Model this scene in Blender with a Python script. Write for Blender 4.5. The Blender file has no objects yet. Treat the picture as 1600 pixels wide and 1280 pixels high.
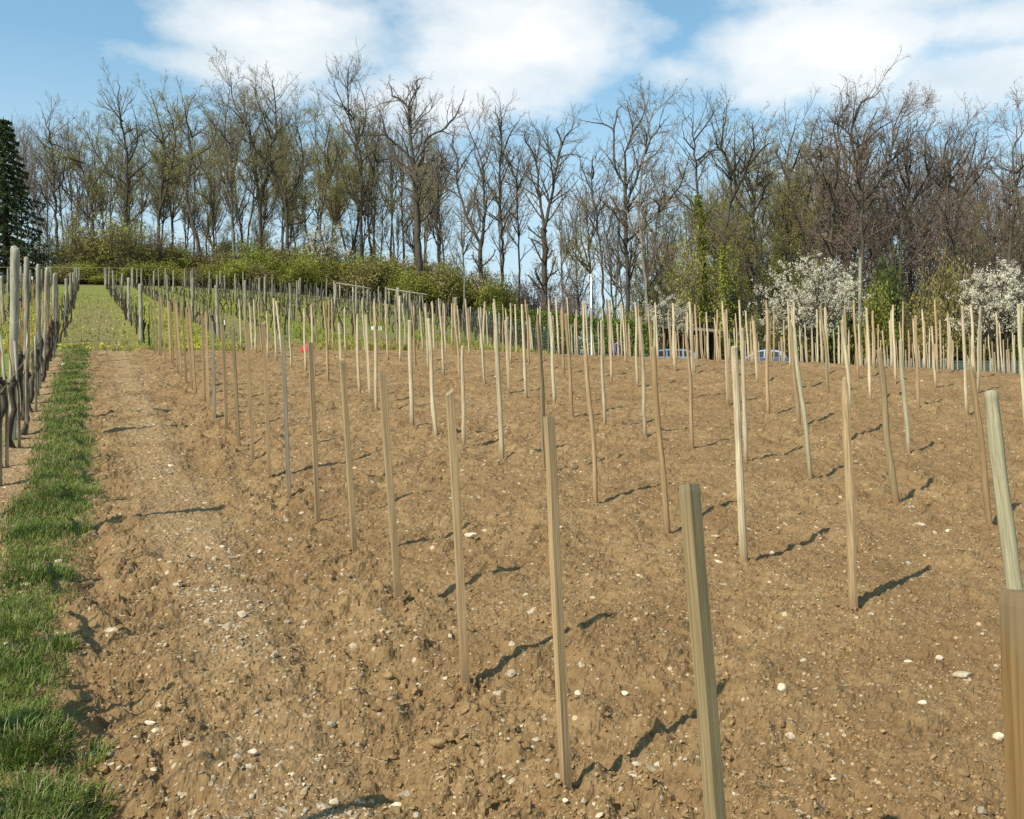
import bpy, bmesh, math, random
import numpy as np
from mathutils import Vector, Matrix

# ------------------------------------------------------------------ camera, sky, sun, exposure
S = bpy.context.scene
COL = S.collection
PITCH = math.atan(30.0 / 1500.0)
EYE = 1.7
cam = bpy.data.cameras.new('camera')
cam.sensor_width = 36.0
cam.lens = 36.0 * 1500 / 1600
cam.clip_start = 0.05
cam.clip_end = 3000
camo = bpy.data.objects.new('camera', cam)
COL.objects.link(camo)
camo.location = (0, 0, EYE)
camo.rotation_euler = (math.pi / 2 - PITCH, 0, 0)
S.camera = camo
S.render.engine = 'CYCLES'
S.cycles.use_denoising = False

S.view_settings.view_transform = 'Standard'
S.view_settings.look = 'None'
S.view_settings.exposure = 0.55
S.view_settings.gamma = 1.0
S.view_settings.use_curve_mapping = False

SUN_EL = math.radians(46)
SUN_AZ = math.radians(226)          # clockwise from +Y, the view direction
TO_SUN = Vector((math.sin(SUN_AZ) * math.cos(SUN_EL), math.cos(SUN_AZ) * math.cos(SUN_EL), math.sin(SUN_EL)))


def N(nt, typ, **kw):
    n = nt.nodes.new(typ)
    for k, v in kw.items():
        if k == 'inp':
            for i, val in v.items():
                n.inputs[i].default_value = val
        else:
            setattr(n, k, v)
    return n


def L(nt, a, b):
    nt.links.new(a, b)


def math_node(nt, op, a, b=None, c=None):
    n = nt.nodes.new('ShaderNodeMath')
    n.operation = op
    for i, v in enumerate((a, b, c)):
        if v is None:
            continue
        if isinstance(v, (int, float)):
            n.inputs[i].default_value = v
        else:
            nt.links.new(v, n.inputs[i])
    return n.outputs[0]


def mix_col(nt, fac, a, b, blend='MIX'):
    n = nt.nodes.new('ShaderNodeMix')
    n.data_type = 'RGBA'
    n.blend_type = blend
    for sock, v in ((n.inputs[0], fac), (n.inputs[6], a), (n.inputs[7], b)):
        if isinstance(v, (int, float)):
            sock.default_value = v
        elif isinstance(v, tuple):
            sock.default_value = (*v[:3], 1)
        else:
            nt.links.new(v, sock)
    return n.outputs[2]


def ramp(nt, fac, stops):
    n = nt.nodes.new('ShaderNodeValToRGB')
    cr = n.color_ramp
    while len(cr.elements) < len(stops):
        cr.elements.new(0.5)
    for e, (p, c) in zip(cr.elements, stops):
        e.position = p
        e.color = (c, c, c, 1) if isinstance(c, (int, float)) else (*c, 1)
    if fac is not None:
        nt.links.new(fac, n.inputs[0])
    return n.outputs[0]


def build_world():
    w = bpy.data.worlds.new('World')
    S.world = w
    w.use_nodes = True
    nt = w.node_tree
    nt.nodes.clear()
    sky = N(nt, 'ShaderNodeTexSky', sky_type='NISHITA', sun_disc=False)
    sky.sun_elevation = SUN_EL
    sky.sun_rotation = SUN_AZ
    sky.altitude = 300
    sky.air_density = 0.85
    sky.dust_density = 0.7
    sky.ozone_density = 1.0
    tc = N(nt, 'ShaderNodeTexCoord')
    d = tc.outputs['Generated']

    def noise(scale, detail, rough, off, sc=(1, 1, 1.7)):
        m = N(nt, 'ShaderNodeMapping')
        m.inputs['Location'].default_value = off
        m.inputs['Scale'].default_value = sc
        L(nt, d, m.inputs[0])
        n = N(nt, 'ShaderNodeTexNoise')
        n.inputs['Scale'].default_value = scale
        n.inputs['Detail'].default_value = detail
        n.inputs['Roughness'].default_value = rough
        L(nt, m.outputs[0], n.inputs['Vector'])
        return n.outputs['Fac']
    big = noise(3.1, 3, 0.5, (3.4, 1.2, 0.7))
    fine = noise(9.0, 10, 0.6, (0.3, 5.2, 2.7))
    # the cloud banks of this sky, each a soft puff in its own direction
    val = math_node(nt, 'MULTIPLY_ADD', big, 2.2, -1.62)
    for (x, y, rx, ry, g) in ((450, 66, 190, 72, 1.0), (800, 66, 205, 112, 1.05), (640, 150, 280, 55, 0.6), (1290, 84, 175, 80, 1.0),
                              (1535, 128, 150, 62, 0.95), (1080, 120, 130, 34, 0.40), (390, -60, 150, 60, 0.8), (1450, -40, 260, 70, 0.8), (820, -60, 190, 70, 0.9),
                              (1560, 40, 130, 50, 0.75), (340, 100, 130, 30, 0.7), (-300, 260, 260, 60, 0.7), (2000, 160, 330, 110, 0.9),
                              (850, 330, 900, 60, 0.15)):
        c = Vector(((x - 800) / 1500, 1, (610 - y) / 1500))
        k = c.length
        c.normalize()
        sub = N(nt, 'ShaderNodeVectorMath', operation='SUBTRACT')
        L(nt, d, sub.inputs[0])
        sub.inputs[1].default_value = c
        mul = N(nt, 'ShaderNodeVectorMath', operation='MULTIPLY')
        L(nt, sub.outputs[0], mul.inputs[0])
        mul.inputs[1].default_value = (1500 / rx * k, 0.7, 1500 / ry * k)
        ln = N(nt, 'ShaderNodeVectorMath', operation='LENGTH')
        L(nt, mul.outputs[0], ln.inputs[0])
        b = math_node(nt, 'MULTIPLY_ADD', ln.outputs['Value'], -g, g * 1.25)
        val = math_node(nt, 'MAXIMUM', val, b)
    f2 = math_node(nt, 'MULTIPLY_ADD', fine, 1.5, -0.78)
    tot = math_node(nt, 'ADD', val, f2)
    mask = ramp(nt, tot, [(0.02, 0.0), (0.22, 0.35), (0.5, 0.78), (0.95, 1.0)])
    shade = noise(6.0, 6, 0.55, (7.1, 0.4, 3.0), (1, 1, 2.2))
    cloud = ramp(nt, shade, [(0.36, (4.8, 5.4, 5.75)), (0.60, (6.5, 6.6, 6.6))])
    # thin veil low over the horizon
    sep = N(nt, 'ShaderNodeSeparateXYZ')
    L(nt, d, sep.inputs[0])
    skycol = mix_col(nt, 1.0, sky.outputs[0], (0.93, 1.36, 1.24), 'MULTIPLY')
    veil = ramp(nt, sep.outputs['Z'], [(0.0, 0.88), (0.11, 0.78), (0.20, 0.50), (0.32, 0.14), (0.6, 0.05)])
    base = mix_col(nt, veil, skycol, (4.1, 4.75, 5.25))
    colr = mix_col(nt, mask, base, cloud)
    bg = N(nt, 'ShaderNodeBackground')
    bg.inputs['Strength'].default_value = 0.109
    L(nt, colr, bg.inputs['Color'])
    out = N(nt, 'ShaderNodeOutputWorld')
    L(nt, bg.outputs[0], out.inputs[0])


build_world()
sl = bpy.data.lights.new('sun', 'SUN')
sl.energy = 3.7
sl.angle = math.radians(0.53)
sl.color = (1.0, 0.93, 0.82)
so = bpy.data.objects.new('sun', sl)
COL.objects.link(so)
so.rotation_euler = (-TO_SUN).to_track_quat('-Z', 'Y').to_euler()
so.location = (-20, -20, 30)

# ------------------------------------------------------------------ helpers
RNG = np.random.default_rng(7)


def tag(o, label=None, cat=None, group=None, kind=None):
    if label:
        o['label'] = label
    if cat:
        o['category'] = cat
    if group:
        o['group'] = group
    if kind:
        o['kind'] = kind
    return o


def empty(name, loc, label, cat, group=None):
    o = bpy.data.objects.new(name, None)
    o.empty_display_size = 0.2
    o.location = loc
    COL.objects.link(o)
    return tag(o, label, cat, group)


def link(name, me, parent=None, loc=(0, 0, 0)):
    o = bpy.data.objects.new(name, me)
    o.location = loc
    COL.objects.link(o)
    if parent:
        o.parent = parent
    return o


def copy_obj(o, parent=None):
    c = o.copy()
    COL.objects.link(c)
    c.parent = parent
    return c


class Geo:
    """collects vertices and faces (numpy) with a material index per face"""

    def __init__(self):
        self.v, self.f, self.m, self.n = [], [], [], 0

    def add(self, verts, faces, mat=0):
        verts = np.asarray(verts, float).reshape(-1, 3)
        faces = np.asarray(faces, int)
        self.v.append(verts)
        self.f.append(faces + self.n)
        self.m.append(np.full(len(faces), mat))
        self.n += len(verts)

    def mesh(self, name, mats, smooth=True, attrs=None):
        v = np.concatenate(self.v)
        me = bpy.data.meshes.new(name)
        me.vertices.add(len(v))
        me.vertices.foreach_set('co', v.astype(np.float32).ravel())
        idx = np.concatenate([f.ravel() for f in self.f])
        sizes = np.concatenate([np.full(len(f), f.shape[1]) for f in self.f])
        me.loops.add(len(idx))
        me.loops.foreach_set('vertex_index', idx.astype(np.int32))
        me.polygons.add(len(sizes))
        starts = np.concatenate(([0], np.cumsum(sizes)[:-1]))
        me.polygons.foreach_set('loop_start', starts.astype(np.int32))
        me.polygons.foreach_set('material_index', np.concatenate(self.m).astype(np.int32))
        me.polygons.foreach_set('use_smooth', np.full(len(sizes), smooth))
        for m in (mats if isinstance(mats, (list, tuple)) else [mats]):
            me.materials.append(m)
        if attrs:
            for k, a in attrs.items():
                at = me.attributes.new(k, 'FLOAT', 'POINT')
                at.data.foreach_set('value', np.asarray(a, np.float32))
        me.update(calc_edges=True)
        return me


def unit(a):
    return a / np.maximum(np.linalg.norm(a, axis=-1, keepdims=True), 1e-9)


def tubes(P, R, sides, cap=True):
    """P (n,k,3) centre lines, R (n,k) radii -> verts, quads, caps"""
    n, k, _ = P.shape
    T = np.empty_like(P)
    T[:, 1:-1] = P[:, 2:] - P[:, :-2]
    T[:, 0] = P[:, 1] - P[:, 0]
    T[:, -1] = P[:, -1] - P[:, -2]
    T = unit(T)
    ref = np.zeros_like(T)
    ref[..., 0] = 1
    ref2 = np.zeros_like(T)
    ref2[..., 1] = 1
    main = unit(P[:, -1] - P[:, 0])
    use = (np.abs(main[:, 0]) > 0.8)[:, None, None]
    ref = np.where(use, ref2, ref)
    A = unit(np.cross(T, ref))
    B = np.cross(T, A)
    ang = np.arange(sides) / sides * 2 * np.pi
    V = P[:, :, None, :] + R[:, :, None, None] * (A[:, :, None, :] * np.cos(ang)[None, None, :, None] + B[:, :, None, :] * np.sin(ang)[None, None, :, None])
    V = V.reshape(-1, 3)
    i = np.arange(n)[:, None, None] * (k * sides)
    j = np.arange(k - 1)[None, :, None] * sides
    s = np.arange(sides)[None, None, :]
    s2 = (s + 1) % sides
    Q = np.stack([i + j + s, i + j + s2, i + j + sides + s2, i + j + sides + s], -1).reshape(-1, 4)
    return V, Q


def geo_tubes(g, P, R, sides, mat=0):
    V, Q = tubes(np.asarray(P, float), np.asarray(R, float), sides)
    g.add(V, Q, mat)


def tube1(g, pts, rad, sides=8, mat=0, cap=True):
    pts = np.asarray(pts, float)
    rad = np.broadcast_to(np.asarray(rad, float), (len(pts),))
    V, Q = tubes(pts[None], rad[None], sides)
    base = g.n
    g.add(V, Q, mat)
    if cap:
        for ring, flip in ((0, False), (len(pts) - 1, True)):
            loop = np.arange(sides) + ring * sides
            loop = loop if flip else loop[::-1]
            g.f.append((loop + base)[None, :])
            g.m.append(np.array([mat]))


def box(g, c, s, mat=0, rot=None):
    c = np.asarray(c, float)
    h = np.asarray(s, float) / 2
    v = np.array([[x, y, z] for x in (-1, 1) for y in (-1, 1) for z in (-1, 1)], float) * h
    if rot is not None:
        v = v @ np.asarray(rot).T
    v = v + c
    f = [[0, 1, 3, 2], [4, 6, 7, 5], [0, 4, 5, 1], [2, 3, 7, 6], [0, 2, 6, 4], [1, 5, 7, 3]]
    g.add(v, f, mat)


def quads_at(g, pts, size, rng, mat=0, flat=0.0, aspect=1.0):
    """one small randomly turned leaf-like quad per point"""
    n = len(pts)
    nrm = rng.normal(size=(n, 3))
    nrm[:, 2] = nrm[:, 2] + flat * np.sign(nrm[:, 2] + 1e-6)
    nrm = unit(nrm)
    a = unit(np.cross(nrm, rng.normal(size=(n, 3))))
    b = np.cross(nrm, a)
    sz = np.asarray(size) * rng.uniform(0.6, 1.35, n)
    a = a * sz[:, None] * aspect
    b = b * sz[:, None]
    V = np.stack([pts - a, pts - b * 0.55, pts + a, pts + b * 0.55], 1).reshape(-1, 3)
    F = np.arange(n * 4).reshape(-1, 4)
    g.add(V, F, mat)


# ---- noise
_perm = np.random.default_rng(3).permutation(512)
_perm = np.concatenate([_perm, _perm])


def _h(ix, iy, seed=0):
    return _perm[(_perm[(ix + seed * 37) & 511] + iy) & 511]


_gg = np.random.default_rng(5).uniform(0, 2 * np.pi, 512)
_gx, _gy = np.cos(_gg), np.sin(_gg)
_r1 = np.random.default_rng(11).random(512)
_r2 = np.random.default_rng(12).random(512)
_r3 = np.random.default_rng(13).random(512)


def perlin(x, y, seed=0):
    ix = np.floor(x).astype(int)
    iy = np.floor(y).astype(int)
    fx, fy = x - ix, y - iy
    u = fx * fx * fx * (fx * (fx * 6 - 15) + 10)
    v = fy * fy * fy * (fy * (fy * 6 - 15) + 10)

    def gr(a, b):
        h = _h(ix + a, iy + b, seed)
        return _gx[h] * (fx - a) + _gy[h] * (fy - b)
    a = gr(0, 0) * (1 - u) + gr(1, 0) * u
    b = gr(0, 1) * (1 - u) + gr(1, 1) * u
    return (a * (1 - v) + b * v) * 1.5


def lumps(x, y, seed=0, fill=0.75):
    """broken clods: flat topped many sided lumps, the highest of those in the neighbouring cells, 0..1"""
    ix = np.floor(x).astype(int)
    iy = np.floor(y).astype(int)
    out = np.zeros_like(x)
    for dx in (-1, 0, 1):
        for dy in (-1, 0, 1):
            h = _h(ix + dx, iy + dy, seed)
            ex = x - (ix + dx + _r1[h])
            ey = y - (iy + dy + _r2[h])
            r = 0.22 + 0.52 * _r3[h]
            r = np.where(_r3[(h * 7 + 3) & 511] < fill, r, 0.01)
            a = _r1[(h + 91) & 511] * 3.1416
            ca, sa = np.cos(a), np.sin(a)
            u = (ex * ca + ey * sa) * (0.75 + 0.5 * _r2[(h + 17) & 511])
            v = (ey * ca - ex * sa) / (0.75 + 0.5 * _r2[(h + 17) & 511])
            d = np.maximum(np.maximum(np.abs(u), np.abs(v)), 0.73 * (np.abs(u) + np.abs(v + 0.2 * u)))
            top = r * (0.45 + 0.5 * _r2[(h + 55) & 511]) + 0.35 * (_r1[(h + 7) & 511] - 0.5) * u + 0.35 * (_r3[(h + 29) & 511] - 0.5) * v
            out = np.maximum(out, np.minimum((r - d) * 1.3, top))
    return np.maximum(out, 0)


# ------------------------------------------------------------------ the lie of the land
A = math.radians(23.8)              # rows run uphill to the left of the view
SA, CA = math.sin(A), math.cos(A)


def uv(X, Y):
    return -SA * X + CA * Y, CA * X + SA * Y


def xy(u, v):
    return -SA * u + CA * v, CA * u + SA * v


def el(y):                          # slope of the sight line through a picture height
    return np.tan(np.arctan((640 - np.asarray(y, float)) / 1500) - PITCH)


_cx = np.array([-400, 150, 400, 550, 700, 900, 1100, 1300, 1450, 1600, 2000, 2600])
_cy = np.array([547, 547, 549, 551, 553, 559, 566, 573, 581, 590, 610, 625])
_fx = np.array([-400, 0, 150, 300, 400, 500, 600, 700, 800, 900, 1000, 1300, 1600, 2600])
_fy = np.array([447, 448, 449, 452, 458, 466, 477, 496, 536, 563, 577, 584, 596, 620])


def height(X, Y):
    X = np.asarray(X, float)
    Y = np.asarray(Y, float)
    Ys = np.maximum(Y, 4.0)
    px = 800 + 1500 * np.clip(X / Ys, -1.2, 1.2)
    ec = el(np.interp(px, _cx, _cy)) + 0.0022
    ef = el(np.interp(px, _fx, _fy))
    ep = 0.1167 - EYE / Ys
    k = 0.010
    hh = np.clip(0.5 + 0.5 * (ec - ep) / k, 0, 1)
    sm = ec * (1 - hh) + ep * hh - k * hh * (1 - hh)
    s = (1 / 25 - 1 / np.maximum(Ys, 25)) / (1 / 25 - 1 / 80)
    s = np.minimum(s, 1.12)
    e = sm + (ef - ec) * s
    H = EYE + e * Ys
    H = np.where(Y < 4.0, 0.1167 * Y, H)
    far = np.maximum(np.hypot(X * 0.7, Y) - 150, 0)
    return H - 0.0025 * far ** 1.6


def project(p):
    X, Y, z = p
    dz = z - EYE
    dep = Y * math.cos(PITCH) - dz * math.sin(PITCH)
    return 800 + 1500 * X / dep, 640 - 1500 * (Y * math.sin(PITCH) + dz * math.cos(PITCH)) / dep


def at(px, py, Y):
    """the point at distance Y seen at a spot of the photograph"""
    dz = Y * float(el(py))
    dep = Y * math.cos(PITCH) - dz * math.sin(PITCH)
    return np.array([(px - 800) / 1500 * dep, Y, EYE + dz])


def ground_at(px, py):
    e = float(el(py))
    lo = 1.0
    Y = lo
    while Y < 90:
        p = at(px, py, Y)
        if height(p[0], p[1]) > p[2]:
            break
        lo = Y
        Y *= 1.02
    hi = Y
    for _ in range(30):
        mid = (lo + hi) / 2
        p = at(px, py, mid)
        if height(p[0], p[1]) > p[2]:
            hi = mid
        else:
            lo = mid
    p = at(px, py, lo)
    return np.array([p[0], p[1], float(height(p[0], p[1]))])


def row_v(k):                       # k = 1 is the leftmost stake row, 0 the old vine row
    return -0.72 + 2.16 * k if k < 1 else 1.47 + 2.13 * (k - 1)


def field_end(v):
    return 25.2 + 0.42 * np.clip(v, 0, 26)


# ------------------------------------------------------------------ materials
def mat(name, rough=0.8, spec=0.3):
    m = bpy.data.materials.new(name)
    m.use_nodes = True
    nt = m.node_tree
    b = nt.nodes['Principled BSDF']
    b.inputs['Roughness'].default_value = rough
    b.inputs['Specular IOR Level'].default_value = spec
    return m, nt, b


def obj_coord(nt, scale=(1, 1, 1), which='Object'):
    tc = N(nt, 'ShaderNodeTexCoord')
    mp = N(nt, 'ShaderNodeMapping')
    mp.inputs['Scale'].default_value = scale
    L(nt, tc.outputs[which], mp.inputs[0])
    return mp.outputs[0]


def noise_tex(nt, vec, scale, detail=4, rough=0.55):
    n = N(nt, 'ShaderNodeTexNoise')
    n.inputs['Scale'].default_value = scale
    n.inputs['Detail'].default_value = detail
    n.inputs['Roughness'].default_value = rough
    L(nt, vec, n.inputs['Vector'])
    return n.outputs['Fac']


def bump(nt, b, h, strength, dist):
    n = N(nt, 'ShaderNodeBump')
    n.inputs['Strength'].default_value = strength
    n.inputs['Distance'].default_value = dist
    L(nt, h, n.inputs['Height'])
    L(nt, n.outputs[0], b.inputs['Normal'])


def simple_mat(name, c1, c2, scale=8.0, rough=0.8, spec=0.2, stretch=(1, 1, 1), bmp=0.0, rnd=0.0, trans=0.0, metal=0.0):
    m, nt, b = mat(name, rough, spec)
    vec = obj_coord(nt, stretch)
    f = noise_tex(nt, vec, scale, 5, 0.6)
    c = mix_col(nt, ramp(nt, f, [(0.33, 0.0), (0.67, 1.0)]), c1, c2)
    if rnd:
        oi = N(nt, 'ShaderNodeObjectInfo')
        g = N(nt, 'ShaderNodeNewGeometry')
        r = math_node(nt, 'MULTIPLY_ADD', oi.outputs['Random'], rnd, 1 - rnd / 2)
        r2 = math_node(nt, 'MULTIPLY_ADD', g.outputs['Random Per Island'], rnd, 1 - rnd / 2)
        hs = N(nt, 'ShaderNodeHueSaturation')
        L(nt, math_node(nt, 'MULTIPLY', r, r2), hs.inputs['Value'])
        L(nt, c, hs.inputs['Color'])
        c = hs.outputs[0]
    L(nt, c, b.inputs['Base Color'])
    b.inputs['Metallic'].default_value = metal
    if bmp:
        bump(nt, b, f, bmp, 0.01)
    if trans:
        out = nt.nodes['Material Output']
        tr = N(nt, 'ShaderNodeBsdfTranslucent')
        L(nt, c, tr.inputs['Color'])
        mx = N(nt, 'ShaderNodeMixShader')
        mx.inputs[0].default_value = trans
        L(nt, b.outputs[0], mx.inputs[1])
        L(nt, tr.outputs[0], mx.inputs[2])
        L(nt, mx.outputs[0], out.inputs[0])
    return m


def soil_material():
    m, nt, b = mat('tilled_soil', 0.95, 0.1)
    tc = N(nt, 'ShaderNodeTexCoord')
    P = tc.outputs['Object']
    at_ = N(nt, 'ShaderNodeAttribute', attribute_name='path')
    gr = N(nt, 'ShaderNodeAttribute', attribute_name='verge')
    n1 = noise_tex(nt, P, 1.1, 4, 0.6)
    n2 = noise_tex(nt, P, 9.0, 6, 0.65)
    n3 = noise_tex(nt, P, 55.0, 6, 0.7)
    c = mix_col(nt, ramp(nt, n2, [(0.3, 0.0), (0.7, 1.0)]), (0.218, 0.131, 0.056), (0.382, 0.252, 0.118))
    c = mix_col(nt, ramp(nt, n1, [(0.40, 0.0), (0.66, 0.62)]), c, (0.205, 0.118, 0.052))
    c = mix_col(nt, ramp(nt, n3, [(0.3, 0.6), (0.55, 0.0)]), c, (0.20, 0.122, 0.052))
    c = mix_col(nt, math_node(nt, 'MULTIPLY', at_.outputs['Fac'], 0.30), c, (0.42, 0.285, 0.15))
    c = mix_col(nt, math_node(nt, 'MULTIPLY', gr.outputs['Fac'], 0.35), c, (0.24, 0.19, 0.095))
    n5 = noise_tex(nt, P, 24.0, 4, 0.7)
    c = mix_col(nt, math_node(nt, 'MULTIPLY', ramp(nt, n5, [(0.30, 0.75), (0.46, 0.0)]), math_node(nt, 'MULTIPLY_ADD', at_.outputs['Fac'], -0.7, 1.0)), c, (0.15, 0.088, 0.038))
    # crumbs of pale limestone too small to build
    for sc, thr, am in ((38.0, 0.30, 0.55), (16.0, 0.24, 0.6), (75.0, 0.33, 0.45)):
        vo = N(nt, 'ShaderNodeTexVoronoi')
        vo.inputs['Scale'].default_value = sc
        L(nt, P, vo.inputs['Vector'])
        sepc = N(nt, 'ShaderNodeSeparateColor')
        L(nt, vo.outputs['Color'], sepc.inputs[0])
        pick = math_node(nt, 'GREATER_THAN', math_node(nt, 'ADD', sepc.outputs[0], math_node(nt, 'MULTIPLY', at_.outputs['Fac'], 0.22)), 0.86)
        near = math_node(nt, 'LESS_THAN', vo.outputs['Distance'], math_node(nt, 'MULTIPLY', sepc.outputs[1], thr * 1.3))
        c = mix_col(nt, math_node(nt, 'MULTIPLY', math_node(nt, 'MULTIPLY', pick, near), am), c, (0.72, 0.60, 0.41))
    L(nt, c, b.inputs['Base Color'])
    n4 = noise_tex(nt, P, 130.0, 5, 0.75)
    hsum = math_node(nt, 'ADD', math_node(nt, 'ADD', math_node(nt, 'MULTIPLY', n3, 0.9), math_node(nt, 'MULTIPLY', n4, 0.3)), n2)
    bump(nt, b, hsum, 0.6, 0.03)
    return m


def meadow_material():
    m, nt, b = mat('meadow_ground', 0.95, 0.1)
    tc = N(nt, 'ShaderNodeTexCoord')
    P = tc.outputs['Object']
    st = N(nt, 'ShaderNodeAttribute', attribute_name='tilled')
    li = N(nt, 'ShaderNodeAttribute', attribute_name='litter')
    ye = N(nt, 'ShaderNodeAttribute', attribute_name='dandelion')
    n1 = noise_tex(nt, P, 0.5, 5, 0.65)
    n2 = noise_tex(nt, P, 5.0, 6, 0.7)
    c = mix_col(nt, ramp(nt, n2, [(0.3, 0.0), (0.7, 1.0)]), (0.125, 0.165, 0.028), (0.27, 0.295, 0.060))
    c = mix_col(nt, ramp(nt, n1, [(0.4, 0.0), (0.75, 0.6)]), c, (0.19, 0.17, 0.06))
    br = mix_col(nt, ramp(nt, n2, [(0.3, 0.0), (0.7, 1.0)]), (0.17, 0.125, 0.06), (0.26, 0.20, 0.10))
    c = mix_col(nt, math_node(nt, 'MULTIPLY', st.outputs['Fac'], ramp(nt, n1, [(0.3, 0.95), (0.8, 0.4)])), c, br)
    lit = mix_col(nt, ramp(nt, n2, [(0.3, 0.0), (0.7, 1.0)]), (0.10, 0.07, 0.04), (0.18, 0.13, 0.075))
    c = mix_col(nt, li.outputs['Fac'], c, lit)
    vo = N(nt, 'ShaderNodeTexVoronoi')
    vo.inputs['Scale'].default_value = 6.0
    L(nt, P, vo.inputs['Vector'])
    spot = math_node(nt, 'LESS_THAN', vo.outputs['Distance'], 0.42)
    c = mix_col(nt, math_node(nt, 'MULTIPLY', math_node(nt, 'MULTIPLY', spot, ye.outputs['Fac']), 0.55), c, (0.62, 0.50, 0.03))
    L(nt, c, b.inputs['Base Color'])
    bump(nt, b, n2, 0.8, 0.12)
    return m


def wood_material(name, c_dark, c_light, knots=True):
    """stakes: colour comes from each stake's own object colour, grain and weathering from noise"""
    m, nt, b = mat(name, 0.75, 0.2)
    oi = N(nt, 'ShaderNodeObjectInfo')
    vec = obj_coord(nt, (130, 130, 3.5))
    addv = N(nt, 'ShaderNodeVectorMath', operation='ADD')
    L(nt, vec, addv.inputs[0])
    cmb = N(nt, 'ShaderNodeCombineXYZ')
    L(nt, math_node(nt, 'MULTIPLY', oi.outputs['Random'], 97.0), cmb.inputs[2])
    L(nt, cmb.outputs[0], addv.inputs[1])
    g = noise_tex(nt, addv.outputs[0], 1.0, 5, 0.6)
    c = mix_col(nt, ramp(nt, g, [(0.32, 0.0), (0.68, 1.0)]), c_dark, c_light)
    c = mix_col(nt, 1.0, c, oi.outputs['Color'], 'MULTIPLY')
    vec2 = obj_coord(nt, (9, 9, 2.2))
    a2 = N(nt, 'ShaderNodeVectorMath', operation='ADD')
    L(nt, vec2, a2.inputs[0])
    L(nt, cmb.outputs[0], a2.inputs[1])
    g2 = noise_tex(nt, a2.outputs[0], 1.0, 4, 0.6)
    c = mix_col(nt, ramp(nt, g2, [(0.56, 0.0), (0.74, 0.75 if knots else 0.35)]), c, (0.21, 0.155, 0.085))
    tc = N(nt, 'ShaderNodeTexCoord')
    sp = N(nt, 'ShaderNodeSeparateXYZ')
    L(nt, tc.outputs['Object'], sp.inputs[0])
    streak = noise_tex(nt, obj_coord(nt, (150, 150, 5.0)), 1.0, 3, 0.6)
    c = mix_col(nt, ramp(nt, streak, [(0.57, 0.0), (0.70, 0.6)]), c, (0.17, 0.115, 0.06))
    zz = math_node(nt, 'ADD', sp.outputs['Z'], math_node(nt, 'MULTIPLY', math_node(nt, 'SUBTRACT', g2, 0.5), 0.12))
    c = mix_col(nt, ramp(nt, zz, [(0.02, 0.85), (0.10, 0.25), (0.22, 0.0)]), c, (0.25, 0.155, 0.075))
    top = ramp(nt, zz, [(0.93, 0.0), (0.99, 0.35)])
    c = mix_col(nt, top, c, (0.20, 0.17, 0.12))
    L(nt, c, b.inputs['Base Color'])
    bump(nt, b, g, 0.6, 0.004)
    return m


M = {}
M['soil'] = soil_material()
M['meadow'] = meadow_material()
M['sawn'] = wood_material('sawn_wood', (0.56, 0.51, 0.44), (1.0, 1.0, 1.0), False)
M['peeled'] = wood_material('peeled_wood', (0.58, 0.55, 0.50), (1.0, 1.0, 1.0), True)
M['post'] = simple_mat('weathered_post', (0.15, 0.125, 0.085), (0.42, 0.385, 0.285), 22, 0.9, 0.1, (1, 1, 0.12), 0.6, 0.35)
M['vine'] = simple_mat('vine_bark', (0.045, 0.034, 0.024), (0.12, 0.09, 0.06), 30, 0.95, 0.1, (1, 1, 0.3), 0.5, 0.2)
M['cane'] = simple_mat('vine_cane', (0.20, 0.11, 0.05), (0.42, 0.23, 0.09), 20, 0.8, 0.2, (1, 1, 0.3), 0.0, 0.3)
M['bark'] = simple_mat('bark', (0.055, 0.044, 0.031), (0.135, 0.112, 0.082), 5, 0.95, 0.1, (1, 1, 0.2), 0.6, 0.3)
M['bark_pale'] = simple_mat('pale_bark', (0.14, 0.12, 0.09), (0.29, 0.255, 0.20), 4, 0.95, 0.1, (1, 1, 0.2), 0.6, 0.3)
M['twig'] = simple_mat('twigs', (0.15, 0.115, 0.075), (0.27, 0.21, 0.14), 0.6, 0.95, 0.1, (1, 1, 1), 0.0, 0.35)
M['twig_red'] = simple_mat('reddish_twigs', (0.15, 0.11, 0.082), (0.26, 0.195, 0.145), 0.6, 0.95, 0.1, (1, 1, 1), 0.0, 0.35)
M['bud'] = simple_mat('olive_buds', (0.245, 0.235, 0.050), (0.41, 0.385, 0.09), 0.5, 0.9, 0.1, (1, 1, 1), 0.0, 0.4, 0.25)
M['bud_red'] = simple_mat('red_buds', (0.20, 0.135, 0.09), (0.32, 0.22, 0.145), 0.5, 0.9, 0.1, (1, 1, 1), 0.0, 0.4, 0.2)
M['bud_green'] = simple_mat('spring_leaves', (0.17, 0.20, 0.030), (0.33, 0.35, 0.06), 0.5, 0.8, 0.15, (1, 1, 1), 0.0, 0.4, 0.3)
M['bush'] = simple_mat('bush_leaves', (0.20, 0.205, 0.036), (0.39, 0.385, 0.078), 0.7, 0.8, 0.15, (1, 1, 1), 0.0, 0.45, 0.25)
M['bush_brown'] = simple_mat('brown_bush', (0.23, 0.19, 0.066), (0.36, 0.31, 0.11), 0.7, 0.85, 0.1, (1, 1, 1), 0.0, 0.4, 0.2)
M['hedge'] = simple_mat('hedge_leaves', (0.085, 0.125, 0.020), (0.185, 0.235, 0.042), 0.9, 0.75, 0.2, (1, 1, 1), 0.0, 0.45, 0.2)
M['ivy'] = simple_mat('ivy_leaves', (0.06, 0.085, 0.018), (0.14, 0.17, 0.035), 0.9, 0.6, 0.3, (1, 1, 1), 0.0, 0.45, 0.2)
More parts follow.
